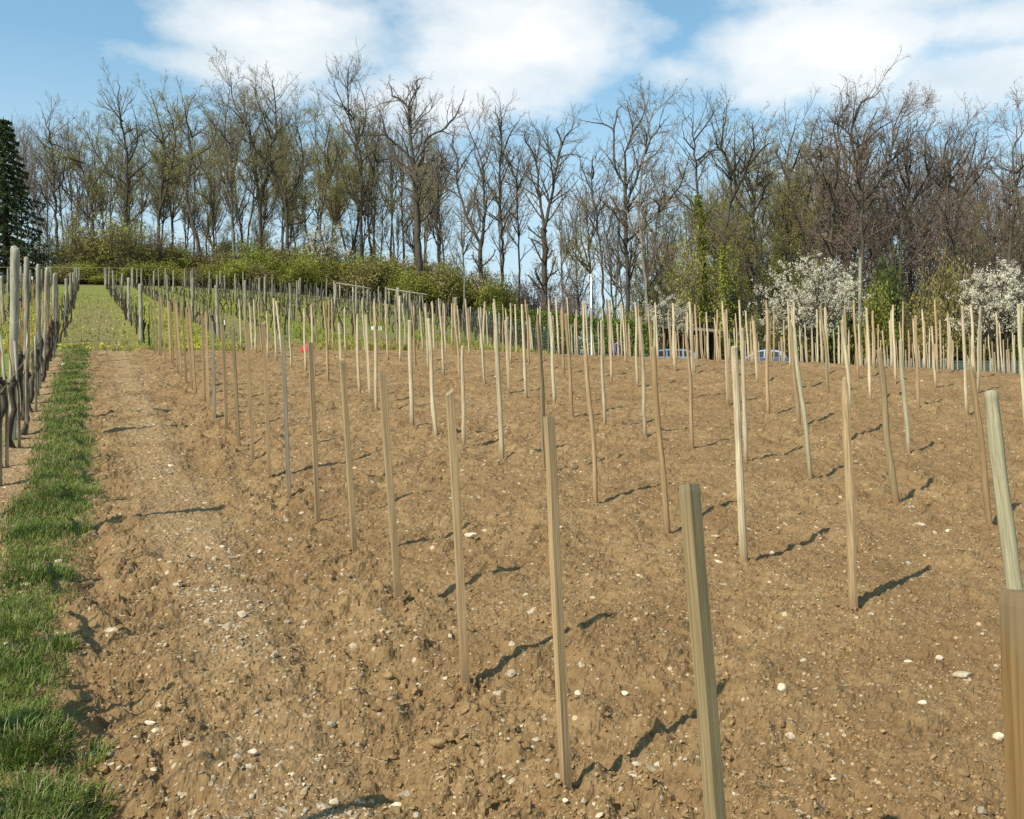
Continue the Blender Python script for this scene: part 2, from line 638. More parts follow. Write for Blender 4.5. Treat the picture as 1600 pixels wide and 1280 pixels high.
M['ivy_light'] = simple_mat('young_ivy', (0.19, 0.21, 0.028), (0.36, 0.36, 0.055), 0.9, 0.7, 0.25, (1, 1, 1), 0.0, 0.4, 0.25)
M['needle'] = simple_mat('spruce_needles', (0.040, 0.062, 0.022), (0.105, 0.135, 0.044), 1.2, 0.8, 0.15, (1, 1, 1), 0.0, 0.5, 0.1)
M['blossom'] = simple_mat('blossom', (0.66, 0.59, 0.43), (0.86, 0.80, 0.64), 3, 0.8, 0.1, (1, 1, 1), 0.0, 0.25, 0.3)
M['grass'] = simple_mat('grass_blades', (0.14, 0.215, 0.032), (0.29, 0.375, 0.072), 2.2, 0.6, 0.2, (1, 1, 1), 0.0, 0.6, 0.35)
_g = M['grass'].node_tree
_b = _g.nodes['Principled BSDF']
_src = _b.inputs['Base Color'].links[0].from_socket
_ge = N(_g, 'ShaderNodeNewGeometry')
_c = mix_col(_g, ramp(_g, _ge.outputs['Random Per Island'], [(0.80, 0.0), (0.86, 1.0)]), _src, (0.36, 0.30, 0.15))
for _n in [l.to_socket for l in _src.links if l.to_node.type in ('BSDF_PRINCIPLED', 'BSDF_TRANSLUCENT')]:
    L(_g, _c, _n)
M['dry'] = simple_mat('dry_grass', (0.36, 0.29, 0.15), (0.5, 0.42, 0.25), 3, 0.8, 0.1, (1, 1, 1), 0.0, 0.4, 0.2)
M['yellow'] = simple_mat('dandelion', (0.70, 0.52, 0.02), (0.80, 0.66, 0.04), 3, 0.7, 0.1)
M['stone'] = simple_mat('limestone', (0.48, 0.35, 0.20), (0.73, 0.62, 0.44), 26, 0.9, 0.15, (1, 1, 1), 0.5, 0.75)
M['clod'] = simple_mat('soil_clod', (0.210, 0.129, 0.056), (0.362, 0.241, 0.113), 30, 0.97, 0.05, (1, 1, 1), 0.9, 0.3)
M['white'] = simple_mat('white_paint', (0.70, 0.72, 0.70), (0.82, 0.83, 0.82), 6, 0.5, 0.4)
M['red'] = simple_mat('red_plastic', (0.60, 0.02, 0.03), (0.72, 0.04, 0.05), 6, 0.45, 0.4)
M['wire'] = simple_mat('wire', (0.42, 0.36, 0.18), (0.5, 0.44, 0.25), 3, 0.5, 0.4)
M['roof'] = simple_mat('shed_roof', (0.20, 0.17, 0.14), (0.30, 0.26, 0.21), 6, 0.8, 0.2, rnd=0.2)
M['dark_wood'] = simple_mat('dark_boards', (0.035, 0.028, 0.022), (0.075, 0.06, 0.045), 6, 0.85, 0.2, (1, 1, 0.2), rnd=0.2)
M['fence'] = simple_mat('blue_green_panel', (0.045, 0.075, 0.07), (0.08, 0.115, 0.105), 5, 0.6, 0.3, rnd=0.3)
M['silver'] = simple_mat('silver_blue_paint', (0.27, 0.33, 0.40), (0.31, 0.37, 0.44), 2, 0.25, 0.6, metal=0.35)
M['navy'] = simple_mat('blue_paint', (0.06, 0.085, 0.16), (0.08, 0.105, 0.19), 2, 0.25, 0.6, metal=0.2)
M['glass'] = simple_mat('car_glass', (0.01, 0.014, 0.018), (0.02, 0.024, 0.03), 2, 0.06, 0.7)
M['tyre'] = simple_mat('tyre_rubber', (0.02, 0.02, 0.02), (0.035, 0.035, 0.035), 9, 0.8, 0.2)
M['rim'] = simple_mat('wheel_rim', (0.45, 0.46, 0.48), (0.55, 0.56, 0.58), 4, 0.35, 0.5, metal=0.6)
M['lamp'] = simple_mat('lamp_glass', (0.6, 0.62, 0.64), (0.75, 0.76, 0.78), 4, 0.1, 0.6)
M['tail'] = simple_mat('tail_lamp', (0.35, 0.02, 0.02), (0.45, 0.03, 0.03), 4, 0.2, 0.5)
M['skin'] = simple_mat('skin', (0.48, 0.29, 0.20), (0.54, 0.34, 0.25), 9, 0.6, 0.3)
M['hair'] = simple_mat('pale_hair', (0.62, 0.56, 0.42), (0.75, 0.70, 0.56), 20, 0.7, 0.2)
M['hair_dark'] = simple_mat('dark_hair', (0.05, 0.035, 0.025), (0.09, 0.065, 0.045), 20, 0.7, 0.2)
M['black'] = simple_mat('dark_cloth', (0.012, 0.012, 0.016), (0.028, 0.027, 0.034), 9, 0.85, 0.15)
M['purple'] = simple_mat('purple_cloth', (0.10, 0.075, 0.20), (0.15, 0.115, 0.27), 9, 0.85, 0.15)
M['jeans'] = simple_mat('blue_trousers', (0.04, 0.055, 0.10), (0.07, 0.09, 0.15), 9, 0.9, 0.1)

# ------------------------------------------------------------------ ground
def path_mask(X, Y):
    u, v = uv(X, Y)
    c = 0.62 + 0.10 * perlin(u * 0.35, v * 0 + 3.1, 4)
    w = 0.36 + 0.10 * perlin(u * 0.6, v * 0 + 9.7, 5)
    p = np.clip(1.25 - np.abs(v - c) / w, 0, 1)
    p = p * np.clip(0.75 + 0.7 * perlin(X * 1.3, Y * 1.3, 6), 0.15, 1)
    return p * p * (3 - 2 * p)


def verge_edge(u):                  # where the grass strip gives way to tilled soil
    return 0.03 - 0.20 * np.exp(-((u - 4.8) / 1.7) ** 2) + 0.10 * np.exp(-((u - 2.3) / 0.7) ** 2) + 0.10 * perlin(u * 0.9, u * 0 + 1.3, 8) + 0.06 * perlin(u * 3.1, u * 0 + 4.3, 9)


def grass_mask(X, Y):
    u, v = uv(X, Y)
    e = verge_edge(u)
    right = np.clip((e + 0.10 - v) / 0.26, 0, 1) ** 1.6
    left = np.clip((v + 0.58 + 0.10 * perlin(u * 0.8, u * 0 + 7.7, 10)) / 0.16, 0, 1)
    left = np.where(u < 5.2, np.clip(left + np.clip((5.2 - u) / 1.5, 0, 1), 0, 1), left)
    pat = perlin(X * 1.5, Y * 1.5, 11) + 0.6 * perlin(X * 4.1, Y * 4.1, 12)
    hole = np.clip((pat + 0.80 + 0.2 * np.clip((u - 6) / 8, 0, 1)) / 0.3, 0, 1)
    return right * left * hole


def soil_rel(X, Y, sp=0.0):
    """relief of the tilled soil above the lie of the land; sp is the mesh spacing, finer relief fades out"""
    u, v = uv(X, Y)
    pm = path_mask(X, Y)
    gm = np.clip((verge_edge(u) + 0.1 - v) / 0.2, 0, 1)
    rough = (1 - 0.62 * pm) * (1 - 0.72 * gm)
    rough = rough * (1 - 0.3 * np.clip((v - 2.0) / 1.0, 0, 1) * np.clip((5.5 - u) / 1.5, 0, 1))
    rough = rough * (0.8 + 0.5 * perlin(X * 0.7, Y * 0.7, 20))
    rough = rough + 0.45 * np.exp(-((v - 1.35) / 0.35) ** 2) + 0.35 * np.exp(-((v - 0.12) / 0.16) ** 2)

    def fade(wave):
        return np.clip(wave / np.maximum(sp, 1e-4) / 2.2 - 0.5, 0, 1) if np.ndim(sp) else 1.0
    wx = X + 0.04 * perlin(X * 7, Y * 7, 30) + 0.008 * perlin(X * 38, Y * 38, 34)
    wy = Y + 0.04 * perlin(X * 7 + 50, Y * 7, 31) + 0.008 * perlin(X * 38 + 9, Y * 38, 35)
    h = 0.030 * perlin(X * 0.8, Y * 0.8, 21) * (1 - 0.5 * pm)
    h = h + 0.034 * perlin(X * 2.4, Y * 2.4, 22) * (0.35 + rough)
    h = h + 0.05 * (lumps(wx / 0.19 + 5, wy / 0.19, 5, 0.5) - 0.18) * rough * fade(0.19)
    h = h + 0.062 * (lumps(wx / 0.30, wy / 0.30, 1, 0.55) - 0.18) * rough * fade(0.30)
    h = h + 0.056 * (lumps(wx / 0.115, wy / 0.115, 2, 0.7) - 0.22) * rough * fade(0.115)
    h = h + 0.036 * (lumps(wx / 0.05, wy / 0.05, 3, 0.75) - 0.22) * (0.25 + 0.75 * rough) * fade(0.05)
    h = h + 0.015 * (lumps(wx / 0.026, wy / 0.026, 4, 0.8) - 0.22) * (0.45 + 0.55 * rough) * fade(0.026)
    # hollows the posts were driven through, and a shallow wheel rut
    h = h - 0.045 * np.exp(-((v - 0.95) / 0.12) ** 2) * (0.6 + 0.8 * perlin(u * 1.7, v * 0 + 2.2, 23)) * fade(0.15)
    return h


def surf(X, Y):
    """top of the soil at points (arrays or numbers)"""
    X = np.atleast_1d(np.asarray(X, float))
    Y = np.atleast_1d(np.asarray(Y, float))
    return height(X, Y) + soil_rel(X, Y)


def build_soil():
    t = np.linspace(-0.70, 0.72, 660)
    Z = [2.1]
    while Z[-1] < 47:
        Z.append(Z[-1] * 1.0033)
    Z = np.array(Z)
    T, YY = np.meshgrid(t, Z)
    X = T * YY
    sp = 0.7 * np.gradient(Z)[:, None] + 0.3 * 0.00215 * YY
    h = height(X, YY) + soil_rel(X, YY, sp) + np.random.default_rng(2).normal(0, 1, X.shape) * np.minimum(0.0010 + 0.0003 * YY, 0.005)
    u, v = uv(X, YY)
    ins = (v > -1.35) & (u < field_end(v) + 0.4 * perlin(v * 0.5, v * 0, 33))
    nr, nc = T.shape
    idx = np.arange(nr * nc).reshape(nr, nc)
    q = np.stack([idx[:-1, :-1], idx[:-1, 1:], idx[1:, 1:], idx[1:, :-1]], -1)
    ok = ins[:-1, :-1] & ins[:-1, 1:] & ins[1:, 1:] & ins[1:, :-1]
    q = q[ok]
    # quads no sight line of the field can reach are thinned away by dropping unused points
    used = np.zeros(nr * nc, bool)
    used[q.ravel()] = True
    remap = np.cumsum(used) - 1
    V = np.stack([X.ravel(), YY.ravel(), h.ravel()], -1)[used]
    g = Geo()
    g.add(V, remap[q])
    pm = np.maximum(path_mask(X, YY), 0.9 * np.clip((-0.38 - v) / 0.15, 0, 1)).ravel()[used]
    ve = (np.clip((verge_edge(u) + 0.05 - v) / 0.15, 0, 1) * np.clip((v + 0.5) / 0.1, 0, 1)).ravel()[used]
    me = g.mesh('tilled_field', M['soil'], False, {'path': pm, 'verge': ve})
    o = link('tilled_field', me)
    tag(o, kind='structure')
    return o


build_soil()


def build_meadow():
    xs = np.concatenate([np.arange(-260, -70, 6.0), np.arange(-70, 70, 0.8), np.arange(70, 261, 6.0)])
    ys = np.concatenate([np.arange(-60, -6, 4.0), np.arange(-6, 62, 0.6), np.arange(62, 130, 1.5), np.arange(130, 420, 8.0)])
    X, Y = np.meshgrid(xs, ys)
    u, v = uv(X, Y)
    h = height(X, Y) + 0.03 * perlin(X * 0.6, Y * 0.6, 40)
    inside = np.clip((v + 0.55) / 0.4, 0, 1) * np.clip((field_end(v) - 0.5 - u) / 0.6, 0, 1)
    inside = inside * np.clip((Y - 3.2) / 0.5, 0, 1) * np.clip((0.70 - np.abs(X) / np.maximum(Y, 0.1)) / 0.03, 0, 1)
    h = h - 0.22 * inside
    h = np.where(Y < 3.4, h - 0.10, h)
    g = Geo()
    nr, nc = X.shape
    idx = np.arange(nr * nc).reshape(nr, nc)
    q = np.stack([idx[:-1, :-1], idx[:-1, 1:], idx[1:, 1:], idx[1:, :-1]], -1).reshape(-1, 4)
    g.add(np.stack([X, Y, h], -1), q)
    lane = np.floor((v + 0.72) / 2.14)
    tilled = np.where((lane % 2 == 0) & (u > 24), 1.0, 0.0) * np.clip((78 - u) / 30, 0.35, 1)
    tilled = np.where((v > -0.8) & (u < 25) & (Y < 46), 1.0, tilled)
    litter = np.clip((u - 92 - 4 * perlin(X * 0.1, Y * 0.1, 41)) / 6, 0, 1)
    litter = np.maximum(litter, np.clip((X - 12) / 6, 0, 1) * np.clip((Y - 72) / 10, 0, 1))
    dande = np.where((lane % 2 != 0) & (u > 24), 1.0, 0.0) * np.clip((72 - u) / 30, 0.1, 1) * np.clip((6 - v) / 4, 0.0, 1)
    me = g.mesh('meadow', M['meadow'], True, {'tilled': tilled.ravel(), 'litter': litter.ravel(), 'dandelion': dande.ravel()})
    tag(link('meadow', me), kind='structure')


build_meadow()

# ------------------------------------------------------------------ stakes of the new vineyard
TONE = {  # object colours (true colours of the wood)
    'pale': (0.74, 0.60, 0.385), 'tan': (0.56, 0.39, 0.205), 'brown': (0.46, 0.31, 0.15), 'grey': (0.36, 0.31, 0.225),
    'greenish': (0.64, 0.575, 0.36), 'olive': (0.39, 0.295, 0.155), 'orange': (0.62, 0.37, 0.14), 'dark': (0.40, 0.245, 0.10)}
LOOK = {'pale': 'pale cream', 'tan': 'light tan', 'brown': 'brown', 'grey': 'weathered grey', 'greenish': 'greenish pale',
        'olive': 'olive grey', 'orange': 'orange tinted', 'dark': 'dark brown'}


def square_stake(seed, w=0.036, d=0.030, chip=0.0):
    r = np.random.default_rng(seed)
    zs = np.array([-0.16, 0.0, 0.2, 0.42, 0.64, 0.85, 0.985, 1.0])
    g = Geo()
    off = np.cumsum(r.normal(0, 0.0010, (len(zs), 2)), 0)
    V = []
    for i, z in enumerate(zs):
        k = 1.0 if i < len(zs) - 1 else 0.94
        tilt = r.normal(0, 0.003) if i >= len(zs) - 2 else 0
        c = 0.07
        ring = [(-1, -1 + c), (-1 + c, -1), (1 - c, -1), (1, -1 + c), (1, 1 - c), (1 - c, 1), (-1 + c, 1), (-1, 1 - c)]
        for (a, b) in ring:
            V.append((a * w / 2 * k + off[i, 0], b * d / 2 * k + off[i, 1], z + tilt * a + (chip * (a + b) * 0.5 if i >= len(zs) - 2 else 0)))
    n = len(zs)
    F = [[i * 8 + j, i * 8 + (j + 1) % 8, (i + 1) * 8 + (j + 1) % 8, (i + 1) * 8 + j] for i in range(n - 1) for j in range(8)]
    g.add(V, F)
    g.f.append(np.array([[(n - 1) * 8 + j for j in range(8)]]))
    g.m.append(np.array([0]))
    return g.mesh('square_stake', M['sawn'], False)


def round_stake(seed, rad=0.024, bend=0.010, taper=0.12, split=False, point=False):
    r = np.random.default_rng(seed)
    k = 16
    zs = np.concatenate([[-0.16], np.linspace(0, 0.97, k - 3), [0.992, 1.0]])
    ph = r.uniform(0, 6.28, 4)
    cx = bend * (np.sin(zs * 3.1 + ph[0]) + 0.55 * np.sin(zs * 7.7 + ph[1]))
    cy = bend * (np.sin(zs * 2.7 + ph[2]) + 0.55 * np.sin(zs * 8.3 + ph[3]))
    cx -= cx[1]
    cy -= cy[1]
    rr = rad * (1 + taper * (0.5 - zs)) * (1 + 0.05 * np.sin(zs * 23 + ph[0]) + r.normal(0, 0.02, len(zs)))
    for b in r.uniform(0.15, 0.9, 3):
        rr = rr * (1 + 0.13 * np.exp(-((zs - b) / 0.012) ** 2))
    rr[-1] *= 0.55 if not point else 0.25
    if point:
        rr[-2] *= 0.6
        rr[-3] *= 0.85
    g = Geo()
    s = 10
    ang = np.arange(s) / s * 6.2832
    el_ = 1 + 0.12 * np.cos(ang * 2 + ph[1]) + 0.05 * np.cos(ang * 3 + ph[2])
    if split:
        el_ = np.where(np.cos(ang - ph[3]) > 0.45, 0.62, el_)
    V = np.stack([cx[:, None] + rr[:, None] * el_ * np.cos(ang), cy[:, None] + rr[:, None] * el_ * np.sin(ang), np.broadcast_to(zs[:, None], (len(zs), s))], -1).reshape(-1, 3)
    n = len(zs)
    F = [[i * s + j, i * s + (j + 1) % s, (i + 1) * s + (j + 1) % s, (i + 1) * s + j] for i in range(n - 1) for j in range(s)]
    g.add(V, F)
    g.f.append(np.array([[(n - 1) * s + j for j in range(s)]]))
    g.m.append(np.array([0]))
    return g.mesh('round_stake', M['peeled'], not split)


SQ = [square_stake(100 + i, 0.031 + 0.002 * (i % 3), 0.026 + 0.002 * (i % 2), 0.008 * (i % 2)) for i in range(5)]
RD = [round_stake(200 + i, 0.0190 + 0.0015 * (i % 4), 0.006 + 0.004 * (i % 3), 0.16, i % 4 == 3, i % 3 == 1) for i in range(10)]
THICK = square_stake(150, 0.070, 0.055, 0.0)
THICK2 = square_stake(151, 0.038, 0.037, -0.004)
RTHICK = round_stake(250, 0.028, 0.004, 0.18)

ORD = ['', 'first', 'second', 'third', 'fourth', 'fifth', 'sixth', 'seventh', 'eighth', 'ninth', 'tenth', 'eleventh', 'twelfth',
       'thirteenth', 'fourteenth', 'fifteenth', 'sixteenth', 'seventeenth', 'eighteenth', 'nineteenth']


def ordw(n):
    if n < 20:
        return ORD[n]
    tens = {2: 'twent', 3: 'thirt', 4: 'fort'}[n // 10]
    return tens + 'ieth' if n % 10 == 0 else tens + 'y-' + ORD[n % 10]


def row_name(k):
    return 'leftmost row' if k == 1 else ordw(k) + ' row from left'


# the stakes one can measure: row, foot and head in the photograph, kind, tone
SEEN = [
    (1, 1660, 2256, 1612, 926, 'TH', 'dark'), (1, 1146, 1534, 1078, 757, 'T2', 'olive'), (1, 885, 1224, 858, 651, 'S', 'tan'),
    (1, 727, 1058, 703, 613, 'S', 'tan'), (1, 622, 942, 597, 581, 'S', 'tan'), (1, 553, 864, 535, 562, 'S', 'tan'),
    (1, 497, 803, 484, 536, 'S', 'tan'), (1, 452, 767, 441, 525, 'S', 'grey'), (1, 421, 740, 412, 505, 'S', 'tan'),
    (1, 395, 712, 385, 500, 'S', 'tan'), (1, 373, 690, 364, 512, 'S', 'olive'), (1, 354, 668, 347, 507, 'S', 'tan'),
    (2, 1604, 1076, 1545, 610, 'R', 'greenish'), (2, 1333, 948, 1310, 590, 'R', 'tan'), (2, 1162, 884, 1143, 541, 'R', 'pale'),
    (2, 1043, 823, 1022, 541, 'R', 'brown'), (2, 931, 779, 915, 543, 'R', 'tan'), (2, 851, 737, 843, 490, 'R', 'olive'),
    (2, 785, 716, 777, 503, 'R', 'pale'), (2, 725, 694, 722, 540, 'R', 'pale'), (2, 682, 680, 676, 497, 'R', 'pale'),
    (2, 644, 661, 640, 500, 'R', 'pale'), (2, 588, 640, 585, 508, 'R', 'pale'),
    (3, 1547, 817, 1522, 572, 'R', 'brown'), (3, 1400, 780, 1383, 545, 'R', 'olive'), (3, 1267, 748, 1240, 512, 'R', 'greenish'),
    (3, 1166, 720, 1158, 513, 'R', 'pale'), (3, 1082, 701, 1072, 517, 'R', 'tan'), (3, 1008, 680, 1000, 494, 'R', 'pale'),
    (3, 945, 666, 937, 500, 'R', 'pale'), (3, 894, 649, 886, 490, 'R', 'tan'),
    (4, 1420, 704, 1408, 530, 'R', 'greenish'), (4, 1327, 681, 1318, 500, 'R', 'pale'), (4, 1248, 662, 1235, 505, 'R', 'tan'),
]
seen_max = {}
stakes = []                        # (row, u, foot, head, mesh, tone)
rs = np.random.default_rng(21)
n_sq = 0
for (k, bx, by, tx, ty, kind, tone) in SEEN:
    f = ground_at(bx, by)
    hd = at(tx, ty, f[1] + 0.02)
    u, v = uv(f[0], f[1])
    seen_max[k] = max(seen_max.get(k, 0), float(u))
    me = {'TH': THICK, 'T2': THICK2}.get(kind) or (SQ[n_sq % 5] if kind == 'S' else RD[int(rs.integers(10))])
    if (bx, by) == (1604, 1076):
        me = RTHICK
    n_sq += kind == 'S'
    stakes.append([k, float(u), f, hd, me, tone, kind != 'R'])
tones_r = ['pale', 'pale', 'pale', 'tan', 'tan', 'greenish', 'olive', 'pale', 'pale', 'tan']
for k in range(1, 25):
    v0 = row_v(k)
    u = seen_max[k] + 0.86 if k in seen_max else 3.0 + rs.uniform(0, 0.9)
    end = float(field_end(v0)) - 0.3
    while u < end:
        du = u + rs.normal(0, 0.05)
        X, Y = xy(du, v0 + rs.normal(0, 0.035))
        h = np.clip(rs.normal(1.25, 0.06), 1.0, 1.4)
        if rs.random() < 0.05:
            h *= 0.82
        sq = (k == 1) or rs.random() < 0.06
        tone = ('tan' if rs.random() < 0.6 else ('grey' if rs.random() < 0.35 else 'brown')) if k == 1 else tones_r[int(rs.integers(10))]
        z = float(height(X, Y))
        lean = np.array([rs.normal(-0.042, 0.022), rs.normal(0.0, 0.02)]) * h
        f = np.array([X, Y, z])
        px, py = project((X + lean[0], Y, z + h))
        px2, _ = project((X, Y, z))
        if -25 < px < 1625 or -25 < px2 < 1625:
            stakes.append([k, float(du), f, f + np.array([lean[0], lean[1], h]), SQ[int(rs.integers(5))] if sq else RD[int(rs.integers(10))], tone, sq])
        u += (0.90 if k < 4 else 0.80) + rs.normal(0, 0.02)
        if k > 6 and rs.random() < 0.02:
            u += 0.9
# nearest first within each row, then the 300 that show largest stand singly
byrow = {}
for s in stakes:
    byrow.setdefault(s[0], []).append(s)
allst = []
for k, lst in byrow.items():
    lst.sort(key=lambda s: s[1])
    for i, s in enumerate(lst):
        allst.append((math.hypot(s[2][0], s[2][1]), i + 1, s))
allst.sort(key=lambda a: a[0])
rest = [a for a in allst[300:]]
soil_z = {}
for dist, i, (k, u, f, hd, me, tone, sq) in allst[:300]:
    o = link('stake', me)
    z0 = float(surf(f[0], f[1])[0]) if dist < 14 else f[2]
    base = np.array([f[0], f[1], z0])
    vec = Vector(hd - base)
    o.location = base
    q = Vector((0, 0, 1)).rotation_difference(vec.normalized())
    spin = rs.normal(0.28, 0.16) if sq else rs.uniform(0, 6.28)
    if me is THICK2:
        spin = 0.62
    if me is THICK:
        spin = 0.42
    o.rotation_mode = 'QUATERNION'
    o.rotation_quaternion = q @ Matrix.Rotation(spin, 4, 'Z').to_quaternion()
    o.scale = (1, 1, vec.length)
    c = np.array(TONE[tone]) * rs.uniform(0.85, 1.08) * (0.86 if dist < 12 else 1.0)
    o.color = (*c, 1)
    tag(o, '%s %s stake, %s from the front in the %s' % (LOOK[tone], 'squared' if sq else 'round', ordw(i), row_name(k)), 'stake',
        'wooden stakes of the newly planted vineyard')
if rest:
    g = Geo()
    P = np.array([[s[2], s[2] * 0.5 + s[3] * 0.5, s[3]] for _, _, s in rest])
    R = np.broadcast_to(np.array([[0.026, 0.024, 0.020]]), (len(rest), 3))
    geo_tubes(g, P, R, 6)
    o = link('distant_stakes', g.mesh('distant_stakes', M['peeled']))
    o.color = (*TONE['pale'], 1)
    tag(o, 'crowd of pale wooden stakes at the far end of the tilled field', 'stakes', kind='stuff')
print('stakes', len(allst))

# ------------------------------------------------------------------ stones, crumbs and clods
_t = (1 + 5 ** 0.5) / 2
ICO_V = unit(np.array([[-1, _t, 0], [1, _t, 0], [-1, -_t, 0], [1, -_t, 0], [0, -1, _t], [0, 1, _t], [0, -1, -_t], [0, 1, -_t], [_t, 0, -1], [_t, 0, 1], [-_t, 0, -1], [-_t, 0, 1]], float))
ICO_F = np.array([[0, 11, 5], [0, 5, 1], [0, 1, 7], [0, 7, 10], [0, 10, 11], [1, 5, 9], [5, 11, 4], [11, 10, 2], [10, 7, 6], [7, 1, 8],
                  [3, 9, 4], [3, 4, 2], [3, 2, 6], [3, 6, 8], [3, 8, 9], [4, 9, 5], [2, 4, 11], [6, 2, 10], [8, 6, 7], [9, 8, 1]])


def ico_sub():
    v = [tuple(a) for a in ICO_V]
    f = []
    mid = {}

    def m(a, b):
        k = (min(a, b), max(a, b))
        if k not in mid:
            p = np.array(v[a]) + np.array(v[b])
            v.append(tuple(p / np.linalg.norm(p)))
            mid[k] = len(v) - 1
        return mid[k]
    for a, b, c in ICO_F:
        ab, bc, ca = m(a, b), m(b, c), m(c, a)
        f += [[a, ab, ca], [b, bc, ab], [c, ca, bc], [ab, bc, ca]]
    return np.array(v), np.array(f)


ICO2_V, ICO2_F = ico_sub()


def rocks(g, pts, size, rng, squash=0.6, V0=None, F0=None, ang=0.22):
    V0 = ICO_V if V0 is None else V0
    F0 = ICO_F if F0 is None else F0
    n = len(pts)
    sc = np.stack([rng.uniform(0.75, 1.35, n), rng.uniform(0.65, 1.0, n), rng.uniform(squash * 0.7, squash * 1.25, n)], -1)
    V = V0[None] * (1 + rng.normal(0, ang, (n, len(V0), 1)))
    V = V * sc[:, None, :] * np.asarray(size)[:, None, None]
    a = rng.uniform(0, 6.28, n)
    ca, sa = np.cos(a)[:, None], np.sin(a)[:, None]
    x = V[..., 0] * ca - V[..., 1] * sa
    y = V[..., 0] * sa + V[..., 1] * ca
    tl = rng.normal(0, 0.25, (n, 1))
    z = V[..., 2] + x * tl
    V = np.stack([x, y, z], -1) + pts[:, None, :]
    F = (F0[None] + (np.arange(n) * len(V0))[:, None, None]).reshape(-1, F0.shape[1])
    g.add(V.reshape(-1, 3), F)


def scatter(n, rng, zmin=2.6, zmax=26, power=1.6):
    """random spots in the field, denser close by"""
    r = rng.random(n)
    a = 1 - power
    Z = (zmin ** a + r * (zmax ** a - zmin ** a)) ** (1 / a)
    t = rng.uniform(-0.66, 0.66, n)
    return Z * t, Z


rp = np.random.default_rng(31)
X, Y = scatter(80000, rp, 2.6, 24, 1.75)
u, v = uv(X, Y)
pm = path_mask(X, Y)
dens = np.where(v < -1.2, 0, 0.20 + 0.80 * pm + 0.25 * np.exp(-((v - 0.1) / 0.2) ** 2))
dens = np.where((v > -0.85) & (v < -0.4), 0.95, dens)
dens = dens * np.where(v > 1.5, 0.42, 1.0) * np.clip(0.7 + 1.3 * perlin(X * 0.9, Y * 0.9, 50), 0.15, 1.5)
ok = (rp.random(len(X)) < dens * 0.52) & (u < 25)
X, Y = X[ok], Y[ok]
sz = np.minimum(np.exp(rp.normal(math.log(0.0052), 0.50, len(X))), 0.022) * (1 + Y * 0.055)
pts = np.stack([X, Y, surf(X, Y) + sz * 0.05], -1)
g = Geo()
rocks(g, pts, sz, rp, 0.62)
print('pebbles', len(X))
o = link('pebbles', g.mesh('pebbles', M['stone'], False))
tag(o, 'pale limestone pebbles strewn over the tilled brown soil', 'pebbles', kind='stuff')

X, Y = scatter(24000, rp, 2.6, 16, 1.9)
u, v = uv(X, Y)
pm = path_mask(X, Y)
dens = (1 - 0.85 * pm) * np.clip(0.55 + 1.4 * perlin(X * 0.8, Y * 0.8, 51), 0.05, 1) * (0.5 + 0.8 * np.exp(-((v - 1.35) / 0.4) ** 2) + 0.6 * np.exp(-((v - 0.15) / 0.2) ** 2))
ok = (rp.random(len(X)) < dens * 0.55) & (v > -0.05) & (u < 25)
X, Y = X[ok], Y[ok]
sz = np.minimum(np.exp(rp.normal(math.log(0.0085), 0.45, len(X))), 0.030)
pts = np.stack([X, Y, surf(X, Y) + sz * 0.0], -1)
feet = [a[2][2] for a in allst[:300] if a[0] < 9.5]
for f in feet:
    m = int(rp.integers(12, 22))
    an = rp.uniform(0, 6.28, m)
    q = rp.uniform(0.015, 0.085, m)
    x, y = f[0] + q * np.cos(an), f[1] + q * np.sin(an)
    s = rp.uniform(0.006, 0.017, m)
    pts = np.concatenate([pts, np.stack([x, y, surf(x, y) + s * 0.3], -1)])
    sz = np.concatenate([sz, s])
g = Geo()
rocks(g, pts, sz, rp, 0.8, ICO_V, ICO_F, 0.22)
print('clods', len(X))
o = link('soil_clods', g.mesh('soil_clods', M['clod'], False))
tag(o, 'crumbly lumps of brown soil lying on the tilled field', 'soil clods', kind='stuff')

